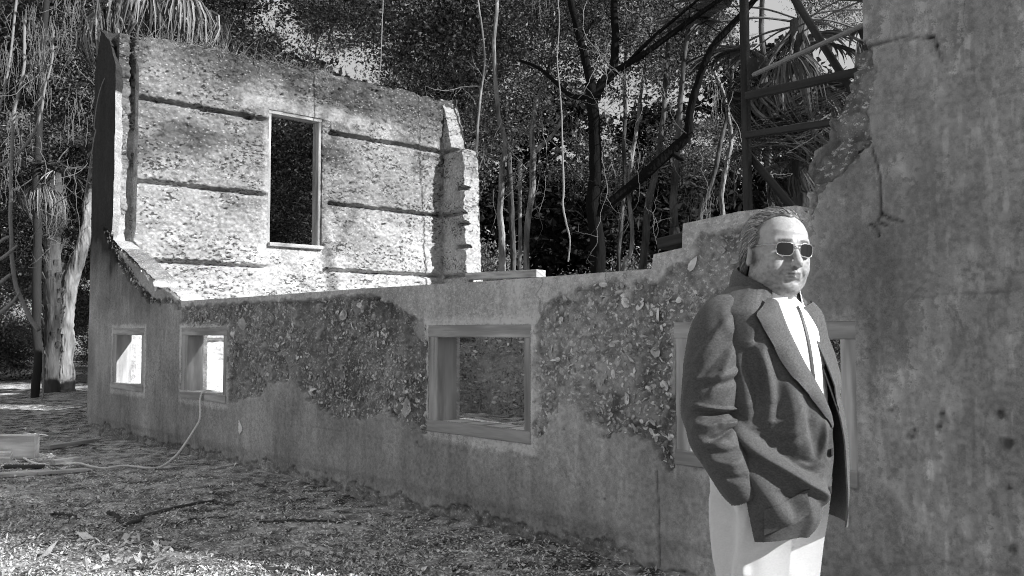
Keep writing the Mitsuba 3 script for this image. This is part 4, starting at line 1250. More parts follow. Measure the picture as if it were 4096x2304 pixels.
# sleeves
def sleeve(path, seed, ridges=(), n=150, m=72):
    """path: rows of (right, away, up, radius) in the man's frame."""
    s = spline(path, n)
    p, r = s[:, :3], s[:, 3]
    t = np.gradient(p, axis=0)
    t /= np.linalg.norm(t, axis=1, keepdims=True)
    a = np.cross(t, V(0.3, -1, 0.1))
    a /= np.linalg.norm(a, axis=1, keepdims=True)
    b = np.cross(t, a)
    ang = np.linspace(0, 2 * np.pi, m, endpoint=False)
    L = np.r_[0, np.cumsum(np.linalg.norm(np.diff(p, axis=0), axis=1))]
    LL, AA = np.meshgrid(L, ang, indexing='ij')
    q = np.stack([LL * 11 + 0.9 * np.sin(AA + seed), np.cos(AA) * 1.1, np.sin(AA) * 1.1], -1)
    bend = np.exp(-((LL - 0.34) / 0.12) ** 2)
    d = (0.007 + 0.008 * bend) * (meshkit.fbm(q, 3, seed) - 0.5) * 1.2 + 0.005 * (meshkit.fbm(q * [2.2, 1.2, 1.2], 2, seed + 3) - 0.5) * (0.5 + bend)
    for (l0, a0, l1, a1, w, amp) in ridges:
        d += ridge(np.stack([LL, AA * 0.07], -1), [(l0, a0 * 0.07), ((l0 + l1) / 2 + 0.012, (a0 + a1) * 0.035), (l1, a1 * 0.07)], w, amp * 1.1)
    R = r[:, None] + d
    G = p[:, None] + R[..., None] * (np.cos(AA)[..., None] * a[:, None] + np.sin(AA)[..., None] * b[:, None])
    return sheet(mw(G).transpose(1, 0, 2), 0.003, closed_u=True)


RS = [(-0.085, -0.085, 1.480, 0.0378), (-0.108, -0.115, 1.465, 0.0586), (-0.128, -0.140, 1.42, 0.0699), (-0.140, -0.155, 1.35, 0.0728), (-0.148, -0.165, 1.27, 0.0718), (-0.152, -0.170, 1.21, 0.069),
      (-0.143, -0.182, 1.155, 0.0643), (-0.120, -0.192, 1.115, 0.0595), (-0.098, -0.198, 1.07, 0.0539), (-0.080, -0.198, 1.03, 0.0473), (-0.066, -0.190, 1.005, 0.0416)]
fam = [(0.06, 4.6, 0.20, 5.7, 0.010, 0.009), (0.09, 4.2, 0.24, 5.5, 0.009, -0.009), (0.14, 4.3, 0.27, 5.0, 0.008, 0.008), (0.17, 3.4, 0.23, 5.6, 0.007, 0.007), (0.19, 3.3, 0.245, 5.6, 0.006, -0.007),
       (0.285, 3.1, 0.288, 5.7, 0.006, 0.010), (0.300, 3.2, 0.305, 5.7, 0.007, -0.012), (0.325, 3.3, 0.352, 4.6, 0.010, 0.013), (0.345, 4.4, 0.335, 5.6, 0.008, 0.012), (0.365, 3.5, 0.385, 5.4, 0.008, -0.011),
       (0.40, 4.4, 0.365, 5.6, 0.007, 0.011), (0.43, 4.0, 0.395, 5.6, 0.006, -0.009), (0.455, 4.2, 0.42, 5.6, 0.007, 0.010), (0.49, 4.2, 0.45, 5.6, 0.006, -0.008), (0.05, 5.2, 0.12, 4.2, 0.014, 0.006)]
put('sleeve', sleeve(RS, 3, fam), 'blazer', jk, smooth=45)
LS = [(0.075, 0.090, 1.470, 0.045), (0.085, 0.125, 1.44, 0.065), (0.070, 0.165, 1.36, 0.070), (0.040, 0.20, 1.25, 0.068), (0.015, 0.22, 1.17, 0.064), (0.03, 0.20, 1.09, 0.058), (0.06, 0.16, 1.02, 0.052), (0.085, 0.12, 0.97, 0.046)]
put('sleeve', sleeve(LS, 11), 'blazer', jk, smooth=45)
# pocket with its flap, pushed open by the hand
t = np.linspace(0, 1, 26)[:, None]
s = np.linspace(0, 1, 12)[None]
G = on_jacket(1.55 + 1.15 * t + 0 * s + 0.1 * s, 1.03 - 0.050 * t - 0.062 * s, 0.006 + 0.013 * s + 0.006 * np.sin(5 * t) * s)
put('pocket_flap', sheet(bz(G), 0.003), 'blazer', jk, smooth=45)
for z, u in ((1.115, 0.10), (1.02, 0.12)):
    c = on_jacket(np.array(u + 0.05), np.array(z), np.array(0.006))
    m = trimesh.creation.icosphere(2, 0.011)
    cc = c + np.array(m.vertices) @ np.array([[0.15, 0.25, 0.0], [0.25, 0.9, 0], [0, 0, 1.0]])
    w = bz(cc)
    put('button', (w, m.faces), 'lining', jk, smooth=True)

# shirt
SL = {
    1.515: [(0.052, 0.052), (0.066, 0.028), (0.070, 0), (0.066, -0.028), (0.052, -0.052)],
    1.47: [(0.060, 0.105), (0.094, 0.055), (0.102, 0), (0.094, -0.055), (0.060, -0.105)],
    1.40: [(0.075, 0.15), (0.115, 0.075), (0.128, 0), (0.115, -0.075), (0.075, -0.14)],
    1.30: [(0.085, 0.155), (0.128, 0.08), (0.142, 0), (0.124, -0.08), (0.080, -0.13)],
    1.19: [(0.090, 0.155), (0.138, 0.08), (0.150, 0), (0.128, -0.08), (0.08, -0.13)],
    1.09: [(0.090, 0.155), (0.130, 0.08), (0.138, 0), (0.115, -0.08), (0.08, -0.13)],
    0.98: [(0.085, 0.150), (0.120, 0.08), (0.130, 0), (0.11, -0.08), (0.08, -0.13)],
}
sz = sorted(SL, reverse=True)
S = loft(SL, sz, 110, 90)
ns = normals_of(S)
if ns[45, 50, 0] < 0:
    ns = -ns
US = np.linspace(-1, 1, 90)[:, None] * np.ones((1, 110))
S = S + ns * (0.007 * (meshkit.fbm(np.stack([US * 5, S[..., 2] * 6, 0 * US], -1), 3, 23) - 0.5) + 0.0035 * np.exp(-(US / 0.10) ** 4))[..., None]
sh = new_key('shirt', man)
labels[sh] = {'label': 'white open-necked shirt'}
put('front', sheet(bz(S), 0.002), 'cotton', sh, smooth=45)
# dark narrow strip down the placket
i0 = 39
G = np.stack([S[i0 + k] + ns[i0 + k] * 0.004 for k in (0, 1, 2)], 0)[:, 6:92]
put('placket_strip', sheet(bz(G), 0.0015), 'lining', sh, smooth=45)
# shirt collar
th = np.linspace(-2.75, 2.75, 80)
rows = []
for dr_, dz in [(0.0, -0.012), (0.0, 0.012), (0.002, 0.028), (0.006, 0.027), (0.013, 0.006), (0.019, -0.016)]:
    fr_ = (1 - np.cos(th)) / 2
    rows.append(np.stack([-0.022 - (0.070 + dr_) * np.cos(th) + 0.030 * fr_, (0.069 + dr_ + 0.004 * fr_) * np.sin(th), 1.540 - 0.026 * fr_ + dz - 0.026 * (dr_ > 0.01) * fr_**8], -1))
put('collar', sheet(bz(np.stack(rows, 1)), 0.002), 'cotton', sh, smooth=45)

# trousers and shoes
tr = new_key('trousers', man)
labels[tr] = {'label': 'pale pressed trousers'}


def leg_ring(cf, cr, f, b, r, l, crease):
    """Front crease, then round by the outer (right) side, the back and the inner side."""
    return [(cf + f, cr), (cf + f * 0.45, cr + r * 0.78), (cf - 0.005, cr + r), (cf - b * 0.75, cr + r * 0.7), (cf - b, cr), (cf - b * 0.75, cr - l * 0.7), (cf, cr - l), (cf + f * 0.62, cr - l * 0.72), (cf + f, cr)]


def leg(side, seed):
    s = side
    lv = {1.03: leg_ring(0.0, 0.085 * s, 0.135, 0.125, 0.100 if s > 0 else 0.09, 0.09 if s > 0 else 0.10, 0), 0.93: leg_ring(0.0, 0.084 * s, 0.122, 0.118, 0.086, 0.082, 0), 0.84: leg_ring(0.002, 0.078 * s, 0.106, 0.098, 0.080, 0.074, 0), 0.70: leg_ring(0.0, 0.076 * s, 0.094, 0.090, 0.074, 0.072, 0),
          0.50: leg_ring(0.01, 0.095 * s, 0.100, 0.085, 0.075, 0.072, 0), 0.30: leg_ring(0.0, 0.10 * s, 0.095, 0.085, 0.068, 0.066, 0), 0.07: leg_ring(0.0, 0.105 * s, 0.105, 0.085, 0.066, 0.064, 0)}
    G = loft(lv, sorted(lv, reverse=True), 120, 110)
    nn = normals_of(G)
    if nn[40, 60] @ V(-0.2, 1.0 , 0) < 0:
        nn = -nn
    uu = np.linspace(0, 2 * np.pi, 110)[:, None] * np.ones((1, 120))
    w = np.stack([np.cos(uu), np.sin(uu), G[..., 2] * 3.2 + 0.6 * np.cos(uu)], -1)
    env = np.clip(np.sin(uu / 2), 0, 1)
    G = G + nn * ((0.042 * (meshkit.fbm(w, 3, seed) - 0.5) + 0.018 * (meshkit.fbm(w * [1, 1, 2.6], 2, seed + 1) - 0.5)) * env)[..., None]
    for a0, z0, a1, z1, w_, am in ((0.9, 0.98, 1.5, 0.80, 0.05, 0.010), (1.6, 0.95, 2.0, 0.78, 0.05, -0.010), (0.5, 0.90, 1.2, 0.84, 0.035, 0.008), (1.2, 0.80, 2.2, 0.72, 0.04, 0.012), (1.1, 0.74, 1.9, 0.67, 0.035, -0.010), (2.2, 0.97, 2.7, 0.75, 0.06, 0.012)):
        ln = shapely.linestrings([(a0 * 0.1, z0), (a1 * 0.1, z1)])
        dd = shapely.distance(shapely.points(np.c_[(uu * 0.1).ravel(), G[..., 2].ravel()]), ln).reshape(uu.shape)
        G = G + nn * (1.2 * am * np.exp(-(dd / (w_ * 0.4)) ** 2))[..., None]
    return sheet(bz(G), 0.002)


put('leg', leg(1, 5), 'trouser', tr, smooth=35)
put('leg', leg(-1, 15), 'trouser', tr, smooth=35)
for s in (1, -1):
    a = trimesh.creation.icosphere(3, 1.0)
    v = np.array(a.vertices) * [0.15, 0.05, 0.055]
    v[:, 2] = np.where(v[:, 2] < -0.012, -0.012, v[:, 2]) + 0.012
    v[:, 2] *= 1 - 0.35 * ss(-0.02, 0.12, v[:, 0])
    put('shoe', (bw(v[:, 0] + 0.045, v[:, 1] + 0.105 * s, v[:, 2] + 0.01), a.faces), 'lining', man, smooth=True)
# ---------------------------------------------------------------- trees, palms, vines
scene['leaf'] = {'type': 'principledthin', 'base_color': {'type': 'mesh_attribute', 'name': 'vertex_color'}, 'roughness': 0.42, 'diff_trans': 0.5, 'spec_trans': 0.0}


def bark_color(lo, hi):
    def f(p, n, uv):
        a = fbm(p.x * 14, p.y * 14, p.z * 2.2, octaves=3)
        b = fbm(p.x * 2.1, p.y * 2.1, p.z * 1.3 + 4, octaves=3)
        return mi.Color3f(lo + (hi - lo) * smoothstep(0.3, 0.7, a * 0.55 + b * 0.5))
    return f


def bark_bump(p, n, uv):
    return fbm(p.x * 22, p.y * 22, p.z * 4, octaves=3)


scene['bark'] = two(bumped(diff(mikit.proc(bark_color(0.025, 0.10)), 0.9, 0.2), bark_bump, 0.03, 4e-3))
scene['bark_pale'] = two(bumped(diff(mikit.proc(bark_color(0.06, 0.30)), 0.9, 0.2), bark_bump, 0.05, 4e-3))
scene['vine_thin'] = two(diff(grey(0.2), 0.85, 0.2))
scene['vine'] = two(diff(grey(0.23), 0.85, 0.2))


def leaves(P, L, W, rng, lo, hi, up=0.3, beta=(0.9, 2.6)):
    """Folded leaves, two triangles each, at the points P."""
    n = len(P)
    d = rng.normal(size=(n, 3))
    d /= np.linalg.norm(d, axis=1, keepdims=True)
    nn = rng.normal(size=(n, 3)) + [0, 0, up * 3]
    s = np.cross(d, nn)
    s /= np.linalg.norm(s, axis=1, keepdims=True) + 1e-9
    nn = np.cross(s, d)
    l = (L * np.exp(rng.normal(0, 0.25, n)))[:, None]
    w = (W * np.exp(rng.normal(0, 0.25, n)))[:, None]
    v = np.stack([P - d * l / 2, P + s * w / 2 + nn * w * 0.15, P + d * l / 2, P - s * w / 2 + nn * w * 0.15], 1).reshape(-1, 3)
    f = (np.array([[0, 1, 2], [0, 2, 3]])[None] + 4 * np.arange(n)[:, None, None]).reshape(-1, 3)
    c = lo + (hi - lo) * rng.beta(*beta, n)
    return v, f, np.repeat(c, 4)[:, None] * np.ones((1, 3))


def crown_mesh(seed, R, clumps, per, leaf, lo, hi, hollow=0.35, flat=0.6, spread=0.17):
    """An uneven crown of leaf clumps about the origin, radius about R."""
    rng = np.random.default_rng(seed)
    d = rng.normal(size=(clumps, 3))
    d /= np.linalg.norm(d, axis=1, keepdims=True)
    rad = (hollow + (1 - hollow) * rng.random(clumps) ** 0.6) * (0.7 + 0.6 * meshkit.fbm(d * 1.7 + seed, 2, seed))
    C = d * rad[:, None] * R * [1, 1, 0.85]
    size = R * spread * rng.uniform(0.5, 1.5, clumps)
    k = rng.integers(0, clumps, clumps * per)
    off = rng.normal(size=(clumps * per, 3)) * [1, 1, flat]
    P = C[k] + off * size[k][:, None]
    tone = rng.uniform(0.6, 1.4, clumps)[k]
    v, f, c = leaves(P, leaf, leaf * 0.5, rng, lo, hi)
    return v, f, np.clip(c * np.repeat(tone, 4)[:, None], 0.015, 0.4)


def group(name, mesh, bsdf):
    scene[name] = {'type': 'shapegroup', 'leaves': mikit.ply(mesh[:2], bsdf, color=mesh[2])}


group('oak_leaves_a', crown_mesh(1, 1.0, 75, 95, 0.055, 0.03, 0.44), 'leaf')
group('oak_leaves_b', crown_mesh(2, 1.0, 60, 110, 0.050, 0.03, 0.46, hollow=0.2), 'leaf')
group('oak_leaves_c', crown_mesh(3, 1.0, 46, 120, 0.062, 0.02, 0.34, hollow=0.1, spread=0.2), 'leaf')
group('far_leaves', crown_mesh(9, 1.0, 60, 50, 0.16, 0.010, 0.10, hollow=0.0, spread=0.22), 'leaf')
group('brush_leaves', crown_mesh(5, 1.0, 70, 75, 0.075, 0.06, 0.55, hollow=0.1, flat=1.0, spread=0.22), 'leaf')
KINDS = ('oak_leaves_a', 'oak_leaves_b', 'oak_leaves_c', 'brush_leaves')


def inst(name, parent, kind, loc, scale, rot, **kw):
    k = new_key(name, parent)
    s = scale if hasattr(scale, '__len__') else (scale,) * 3
    scene[k] = {'type': 'instance', 'shapegroup': {'type': 'ref', 'id': kind},
                'to_world': T().translate([float(x) for x in loc]).rotate([0, 0, 1], float(rot)).scale([float(x) for x in s])}
    return k


def limb(rows, seed, sides=9, n=None, wob=0.06):
    """A limb from rows of (px, py, depth, width in px)."""
    r = np.array(rows, float)
    p = np.array([at(a, b, c) for a, b, c, _ in r])
    s = spline(np.c_[p, r[:, 3] * r[:, 2] / FPX / 2], n or 8 * len(r))
    q = s[:, :3] + (meshkit.fbm(np.c_[s[:, 2:3] * 1.3, s[:, :1] * 0 + seed, s[:, :1] * 0], 2, seed)[:, None] - 0.5) * s[:, 3:4] * 0.9
    return tube(q, np.maximum(s[:, 3], 0.004), sides, wob=wob, seed=seed)


def rooted(rows, seed, **kw):
    """A trunk whose first row stands on the ground, with a flared foot."""
    px, py, dep, w = rows[0]
    p = at(px, py, dep)
    gz_ = float(ground_z(p[0], p[1])) - 0.1
    foot = py + (p[2] - gz_) * FPX / dep
    if foot - py > 8:
        rows = [(px, foot, dep, w * 1.55), (px, foot - 7, dep, w * 1.2)] + list(rows)
    return limb(rows, seed, **kw)


def twigs(base, rng, n, length, r0, depth=2, up=0.2):
    """Forking bare twigs from points along a limb (base: points)."""
    out = []
    for _ in range(n):
        p = base[rng.integers(len(base))]
        d = rng.normal(size=3) + [0, 0, up]
        d /= np.linalg.norm(d)
        L = length * rng.uniform(0.5, 1.3)
        pts = [p]
        for k in range(6):
            d = d + rng.normal(0, 0.22, 3)
            d /= np.linalg.norm(d)
            pts.append(pts[-1] + d * L / 6)
        pts = np.array(pts)
        out.append(tube(pts, np.linspace(r0, r0 * 0.25, 7), 4, caps=False))
        if depth > 1:
            out += twigs(pts[2:], rng, 3, L * 0.5, r0 * 0.5, depth - 1, up)
    return out


def tree(label, limbs, bsdf, crowns=(), seed=0, group_=None, bare=0, name='tree'):
    t = thing(name, label, 'tree', group_)
    rng = np.random.default_rng(seed)
    put('trunk', cat([limbs[0]]), bsdf, t, smooth=True)
    for l in limbs[1:]:
        put('branch', l, bsdf, t, smooth=True)
    if bare:
        pts = np.vstack([l[0][len(l[0]) // 3:] for l in limbs])
        put('twigs', cat(twigs(pts, rng, bare, 1.1, 0.012)), bsdf, t, smooth=True, kind='stuff')
    for k, (px, py, dep, R) in enumerate(crowns):
        inst('crown', t, KINDS[rng.integers(3)], at(px, py, dep), (R, R, R * rng.uniform(0.7, 0.95)), rng.uniform(0, 360))
    return t


scene['bark_unlit'] = two(bumped(diff(grey(0.010), 0.95, 0.02), bark_bump, 0.03, 4e-3))  # unlit look of the forked tree put into a near-black colour
# the forked oak in the middle
D = 17.0
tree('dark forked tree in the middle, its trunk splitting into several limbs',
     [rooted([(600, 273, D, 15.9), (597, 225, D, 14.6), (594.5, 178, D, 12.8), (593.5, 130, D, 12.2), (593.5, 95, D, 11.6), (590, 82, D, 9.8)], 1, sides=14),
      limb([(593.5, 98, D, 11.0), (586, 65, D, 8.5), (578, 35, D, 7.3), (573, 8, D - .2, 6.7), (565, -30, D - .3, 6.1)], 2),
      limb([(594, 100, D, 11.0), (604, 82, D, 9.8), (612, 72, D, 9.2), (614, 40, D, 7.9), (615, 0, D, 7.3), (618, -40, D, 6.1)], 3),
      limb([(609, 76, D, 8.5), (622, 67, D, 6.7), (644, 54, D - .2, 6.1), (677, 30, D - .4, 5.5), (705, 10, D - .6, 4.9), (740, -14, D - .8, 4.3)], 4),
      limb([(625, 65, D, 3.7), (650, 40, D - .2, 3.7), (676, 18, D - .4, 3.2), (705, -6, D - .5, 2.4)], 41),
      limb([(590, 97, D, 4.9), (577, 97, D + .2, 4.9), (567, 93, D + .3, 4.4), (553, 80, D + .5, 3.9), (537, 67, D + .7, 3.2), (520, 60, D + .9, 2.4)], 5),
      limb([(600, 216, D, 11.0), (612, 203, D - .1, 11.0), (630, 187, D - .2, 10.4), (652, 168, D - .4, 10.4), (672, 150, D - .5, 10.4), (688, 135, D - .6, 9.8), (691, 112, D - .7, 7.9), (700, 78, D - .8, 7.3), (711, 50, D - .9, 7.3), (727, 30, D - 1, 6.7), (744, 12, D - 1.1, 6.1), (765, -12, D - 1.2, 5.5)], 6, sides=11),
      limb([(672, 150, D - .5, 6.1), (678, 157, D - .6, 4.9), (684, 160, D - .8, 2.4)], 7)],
     'bark_unlit', seed=1, bare=26)
NAMED = [
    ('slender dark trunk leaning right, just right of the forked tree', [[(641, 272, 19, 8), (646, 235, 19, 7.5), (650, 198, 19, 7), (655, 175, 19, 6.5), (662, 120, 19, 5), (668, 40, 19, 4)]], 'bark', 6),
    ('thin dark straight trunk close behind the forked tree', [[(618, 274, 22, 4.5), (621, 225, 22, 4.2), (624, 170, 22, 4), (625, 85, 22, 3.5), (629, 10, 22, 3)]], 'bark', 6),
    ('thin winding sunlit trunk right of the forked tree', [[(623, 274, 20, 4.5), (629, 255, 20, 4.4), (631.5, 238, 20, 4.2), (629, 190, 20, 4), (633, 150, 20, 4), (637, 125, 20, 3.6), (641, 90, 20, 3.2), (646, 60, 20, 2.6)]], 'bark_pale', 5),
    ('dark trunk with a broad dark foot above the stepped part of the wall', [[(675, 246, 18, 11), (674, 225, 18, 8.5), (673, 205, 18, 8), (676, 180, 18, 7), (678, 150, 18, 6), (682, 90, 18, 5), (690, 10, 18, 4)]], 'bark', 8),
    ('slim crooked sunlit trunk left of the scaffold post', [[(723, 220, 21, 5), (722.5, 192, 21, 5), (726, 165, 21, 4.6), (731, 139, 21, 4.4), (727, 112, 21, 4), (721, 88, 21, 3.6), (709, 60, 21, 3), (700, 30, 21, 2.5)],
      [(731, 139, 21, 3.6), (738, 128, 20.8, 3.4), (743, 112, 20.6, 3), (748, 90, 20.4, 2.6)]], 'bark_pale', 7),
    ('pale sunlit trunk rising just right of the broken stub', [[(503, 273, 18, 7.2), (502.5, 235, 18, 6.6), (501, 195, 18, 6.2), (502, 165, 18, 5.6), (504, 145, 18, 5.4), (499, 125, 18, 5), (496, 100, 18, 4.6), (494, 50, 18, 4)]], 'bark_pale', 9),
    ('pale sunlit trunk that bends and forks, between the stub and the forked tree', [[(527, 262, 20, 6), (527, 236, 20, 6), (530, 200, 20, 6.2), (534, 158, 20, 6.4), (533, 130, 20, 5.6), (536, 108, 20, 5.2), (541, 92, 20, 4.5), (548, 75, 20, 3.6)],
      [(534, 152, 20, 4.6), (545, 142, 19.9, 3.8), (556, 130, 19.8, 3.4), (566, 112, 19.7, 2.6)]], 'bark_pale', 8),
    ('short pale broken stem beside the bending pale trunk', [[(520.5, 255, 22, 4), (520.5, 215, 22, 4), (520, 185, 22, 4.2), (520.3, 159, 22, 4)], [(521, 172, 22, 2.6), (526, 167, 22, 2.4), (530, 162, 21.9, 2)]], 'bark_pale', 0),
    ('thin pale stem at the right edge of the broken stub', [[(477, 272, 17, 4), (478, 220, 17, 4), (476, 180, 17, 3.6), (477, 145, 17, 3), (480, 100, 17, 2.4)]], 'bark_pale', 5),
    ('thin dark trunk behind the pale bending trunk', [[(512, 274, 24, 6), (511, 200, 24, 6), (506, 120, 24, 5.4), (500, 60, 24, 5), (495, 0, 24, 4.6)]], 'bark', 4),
    ('dark leaning trunk seen over the wall left of the scaffold', [[(700, 226, 26, 5), (707, 195, 26, 5), (716, 165, 26, 4.6), (726, 120, 26, 4)]], 'bark', 4),
    ('dark straight trunk behind the scaffold', [[(770, 216, 25, 6), (768, 160, 25, 6), (766, 90, 25, 5.4), (762, 20, 25, 5)]], 'bark', 3),
    ('slim trunk seen through the window behind the man, the left of two', [[(823.5, 392, 20, 4.4), (823.5, 350, 20, 4.2), (824, 300, 20, 4), (826, 240, 20, 4)]], 'bark', 0),
    ('stouter trunk seen through the window behind the man, the right of two', [[(832, 398, 17, 8), (833, 360, 17, 7), (836, 330, 17, 6.6), (838, 250, 17, 6)]], 'bark', 0),
]
for k, (lab, ls, b, bare) in enumerate(NAMED):
    if bare > 0:      # on up into the canopy
        (xa, ya, da, wa), (xb, yb, db, wb) = ls[0][-2:]
        ls[0] += [(xb + (xb - xa) * 0.3 + 4, yb - 45, db, wb * 0.85), (xb + (xb - xa) * 0.5 - 3, yb - 100, db, wb * 0.6)]
    tree(lab, [rooted(ls[0], 20 + k, sides=10)] + [limb(l, 50 + k) for l in ls[1:]], b, seed=30 + k, bare=bare)

# trees of the wood behind, each with its crown; the gap of sky at the upper left stays open
rt = np.random.default_rng(99)
GAP = LineString([(262, -40), (264, 10), (276, 38), (300, 58), (318, 70)]).buffer(3)
GAPS = unary_union([GAP, Point(615, 118).buffer(9), Point(630, 60).buffer(7), Point(716, 125).buffer(7), Point(690, 100).buffer(5), Point(850, 60).buffer(8), Point(765, 190).buffer(7)])


def clear_of_sky(px, py, rpx):
    return Point(px, py).buffer(rpx * 0.66).intersection(GAP).area < 20


spots = []
for dep, step, ys in ((19.5, 84, (-40, 30)), (24, 84, (-50, 20, 95)), (30, 120, (10, 150)), (38, 110, (110, 190)), (46, 44, (215, 245, 280))):
    for py in ys:
        px = 330 + rt.uniform(-20, 20)
        while px < (690 if dep < 22 else 740 if dep < 27 else 860):
            if py < 60 or px < 560 or dep > 27:
                spots.append((px, py + rt.uniform(-22, 22), dep + rt.uniform(-1.5, 1.5)))
            px += step * rt.uniform(0.8, 1.3)
for dep, pxs in ((24, (195, 225, 255, 290)), (30, (180, 215, 250, 300, 330)), (44, (170, 205, 240, 275, 310, 345))):
    for px in pxs:
        for py in (-20, 60, 130, 210):
            spots.append((px + rt.uniform(-8, 8), py + rt.uniform(-12, 12), dep + rt.uniform(-1, 1)))
for dep, pxs in ((23.5, (-15, 25, 60, 95, 130)), (29, (-10, 20, 50, 80, 110)), (40, (-20, 10, 40, 70, 100, 130))):
    for px in pxs:
        for py in (-10, 70, 150, 230):
            spots.append((px + rt.uniform(-8, 8), py + rt.uniform(-15, 15), dep + rt.uniform(-1, 1)))
for px in range(880, 1260, 44):
    for py in (150, 215, 275):
        spots.append((px + rt.uniform(-12, 12), py + rt.uniform(-12, 12), rt.uniform(38, 48)))
nt, woods = 0, []
for px, py, dep in spots:
    R = rt.uniform(1.3, 2.1) * (dep / 24) ** 0.7
    rpx = R * FPX / dep
    if not clear_of_sky(px, py, rpx):
        continue
    c = at(px, py, dep)
    if 22 < dep < 27 and abs(py - 70) < 30 and px > 330:
        t = thing('tree', 'leafy evergreen', 'tree', 'leafy evergreens of the wood behind')
        woods.append((px, t))
        gz_ = float(ground_z(c[0], c[1]))
        lean = rt.normal(0, 0.5, 2)
        tr_ = spline(np.array([[c[0] + lean[0], c[1] + lean[1], gz_ - .1], [c[0] + lean[0] * .6, c[1] + lean[1] * .6, c[2] * 0.45], [c[0], c[1], c[2] + R * .5]]), 14)
        put('trunk', tube(tr_, np.linspace(0.13, 0.05, 14) * rt.uniform(0.6, 1.3), 8, wob=0.05, seed=nt), 'bark', t, smooth=True)
        inst('crown', t, KINDS[rt.integers(3)], c, (R, R, R * rt.uniform(0.75, 1.0)), rt.uniform(0, 360))
        nt += 1
    else:
        inst('far_wood', None, KINDS[rt.integers(3)] if dep < 36 else 'far_leaves', c, (R, R, R * rt.uniform(0.75, 1.0)), rt.uniform(0, 360))
# undergrowth between the trunks
for dep, step in ((16.5, 34), (20, 30), (26, 26), (34, 22), (44, 18)):
    for rng_px in ((452, 900), (180, 345), (-60, 125)):
        if rng_px[0] == -60 and dep < 22:
            continue
        px = rng_px[0] + rt.uniform(0, 15)
        while px < rng_px[1]:
            R = rt.uniform(0.6, 1.3) * (dep / 22) ** 0.6
            c = at(px, 330, dep)
            if not (c[1] < 7.6 and c[0] > -1.2):
                c[2] = float(ground_z(c[0], c[1])) + rt.uniform(0.3, 2.6) * (1.25 if dep > 20 else 0.8)
                inst('undergrowth', None, 'brush_leaves' if rt.random() < 0.6 else KINDS[rt.integers(3)], c, (R, R, R * rt.uniform(0.6, 1.1)), rt.uniform(0, 360))
            px += step * rt.uniform(0.7, 1.3)
for n_, (px, t) in enumerate(sorted(woods)):
    labels[t]['label'] = ('leftmost', 'second from the left', 'third from the left', 'fourth from the left', 'fifth from the left', 'sixth from the left', 'seventh from the left', 'eighth from the left', 'ninth from the left')[min(n_, 8)] + ' of the leafy evergreens close behind the ruin'
labels['far_wood'] = {'kind': 'stuff', 'label': 'dark mass of leaves of the wood far behind the ruin'}
labels['undergrowth'] = {'kind': 'stuff', 'label': 'brush and young leaves growing between the trunks behind the ruin'}
for base in ('far_wood', 'undergrowth'):
    for n_, k in enumerate([k for k in list(scene) if k == base or k.startswith(base + '_')]):
        scene[f'{base}__{n_ + 1:03d}'] = scene.pop(k)
# trees outside the picture on the right, towards the sun; they dapple the ground and the end wall
for k, (x, y, z, R) in enumerate([(20.5, 3.7, 7.3, 1.15), (22, 4.7, 9.3, 1.9), (25, 6.3, 11.6, 1.9), (26, 8.6, 13.6, 2.2)]):
    t = thing('tree', ('lowest', 'second lowest', 'second tallest', 'tallest')[k] + ' of four evergreens standing far right of the ruin, outside the picture', 'tree')
    put('trunk', tube(spline(np.array([[x + .3, y - .2, -.1], [x - .1, y, z * .5], [x, y, z]]), 14), np.linspace(0.2, 0.06, 14), 8, wob=.05, seed=k), 'bark', t, smooth=True)
    inst('crown', t, KINDS[k % 3], (x, y, z), (R, R, R * .85), 40 * k)
t = thing('tree', 'bare branching tree standing right of the ruin, outside the picture', 'tree')
b0 = spline(np.array([[18, 11.6, -.1], [18.1, 11.4, 6], [18, 10.9, 11], [18.2, 10.2, 15]]), 24)
put('trunk', tube(b0, np.linspace(0.16, 0.03, 24), 8), 'bark', t, smooth=True)
put('twigs', cat(twigs(b0[14:], np.random.default_rng(8), 10, 2.6, 0.045, 2, 0.5)), 'bark', t, smooth=True, kind='stuff')


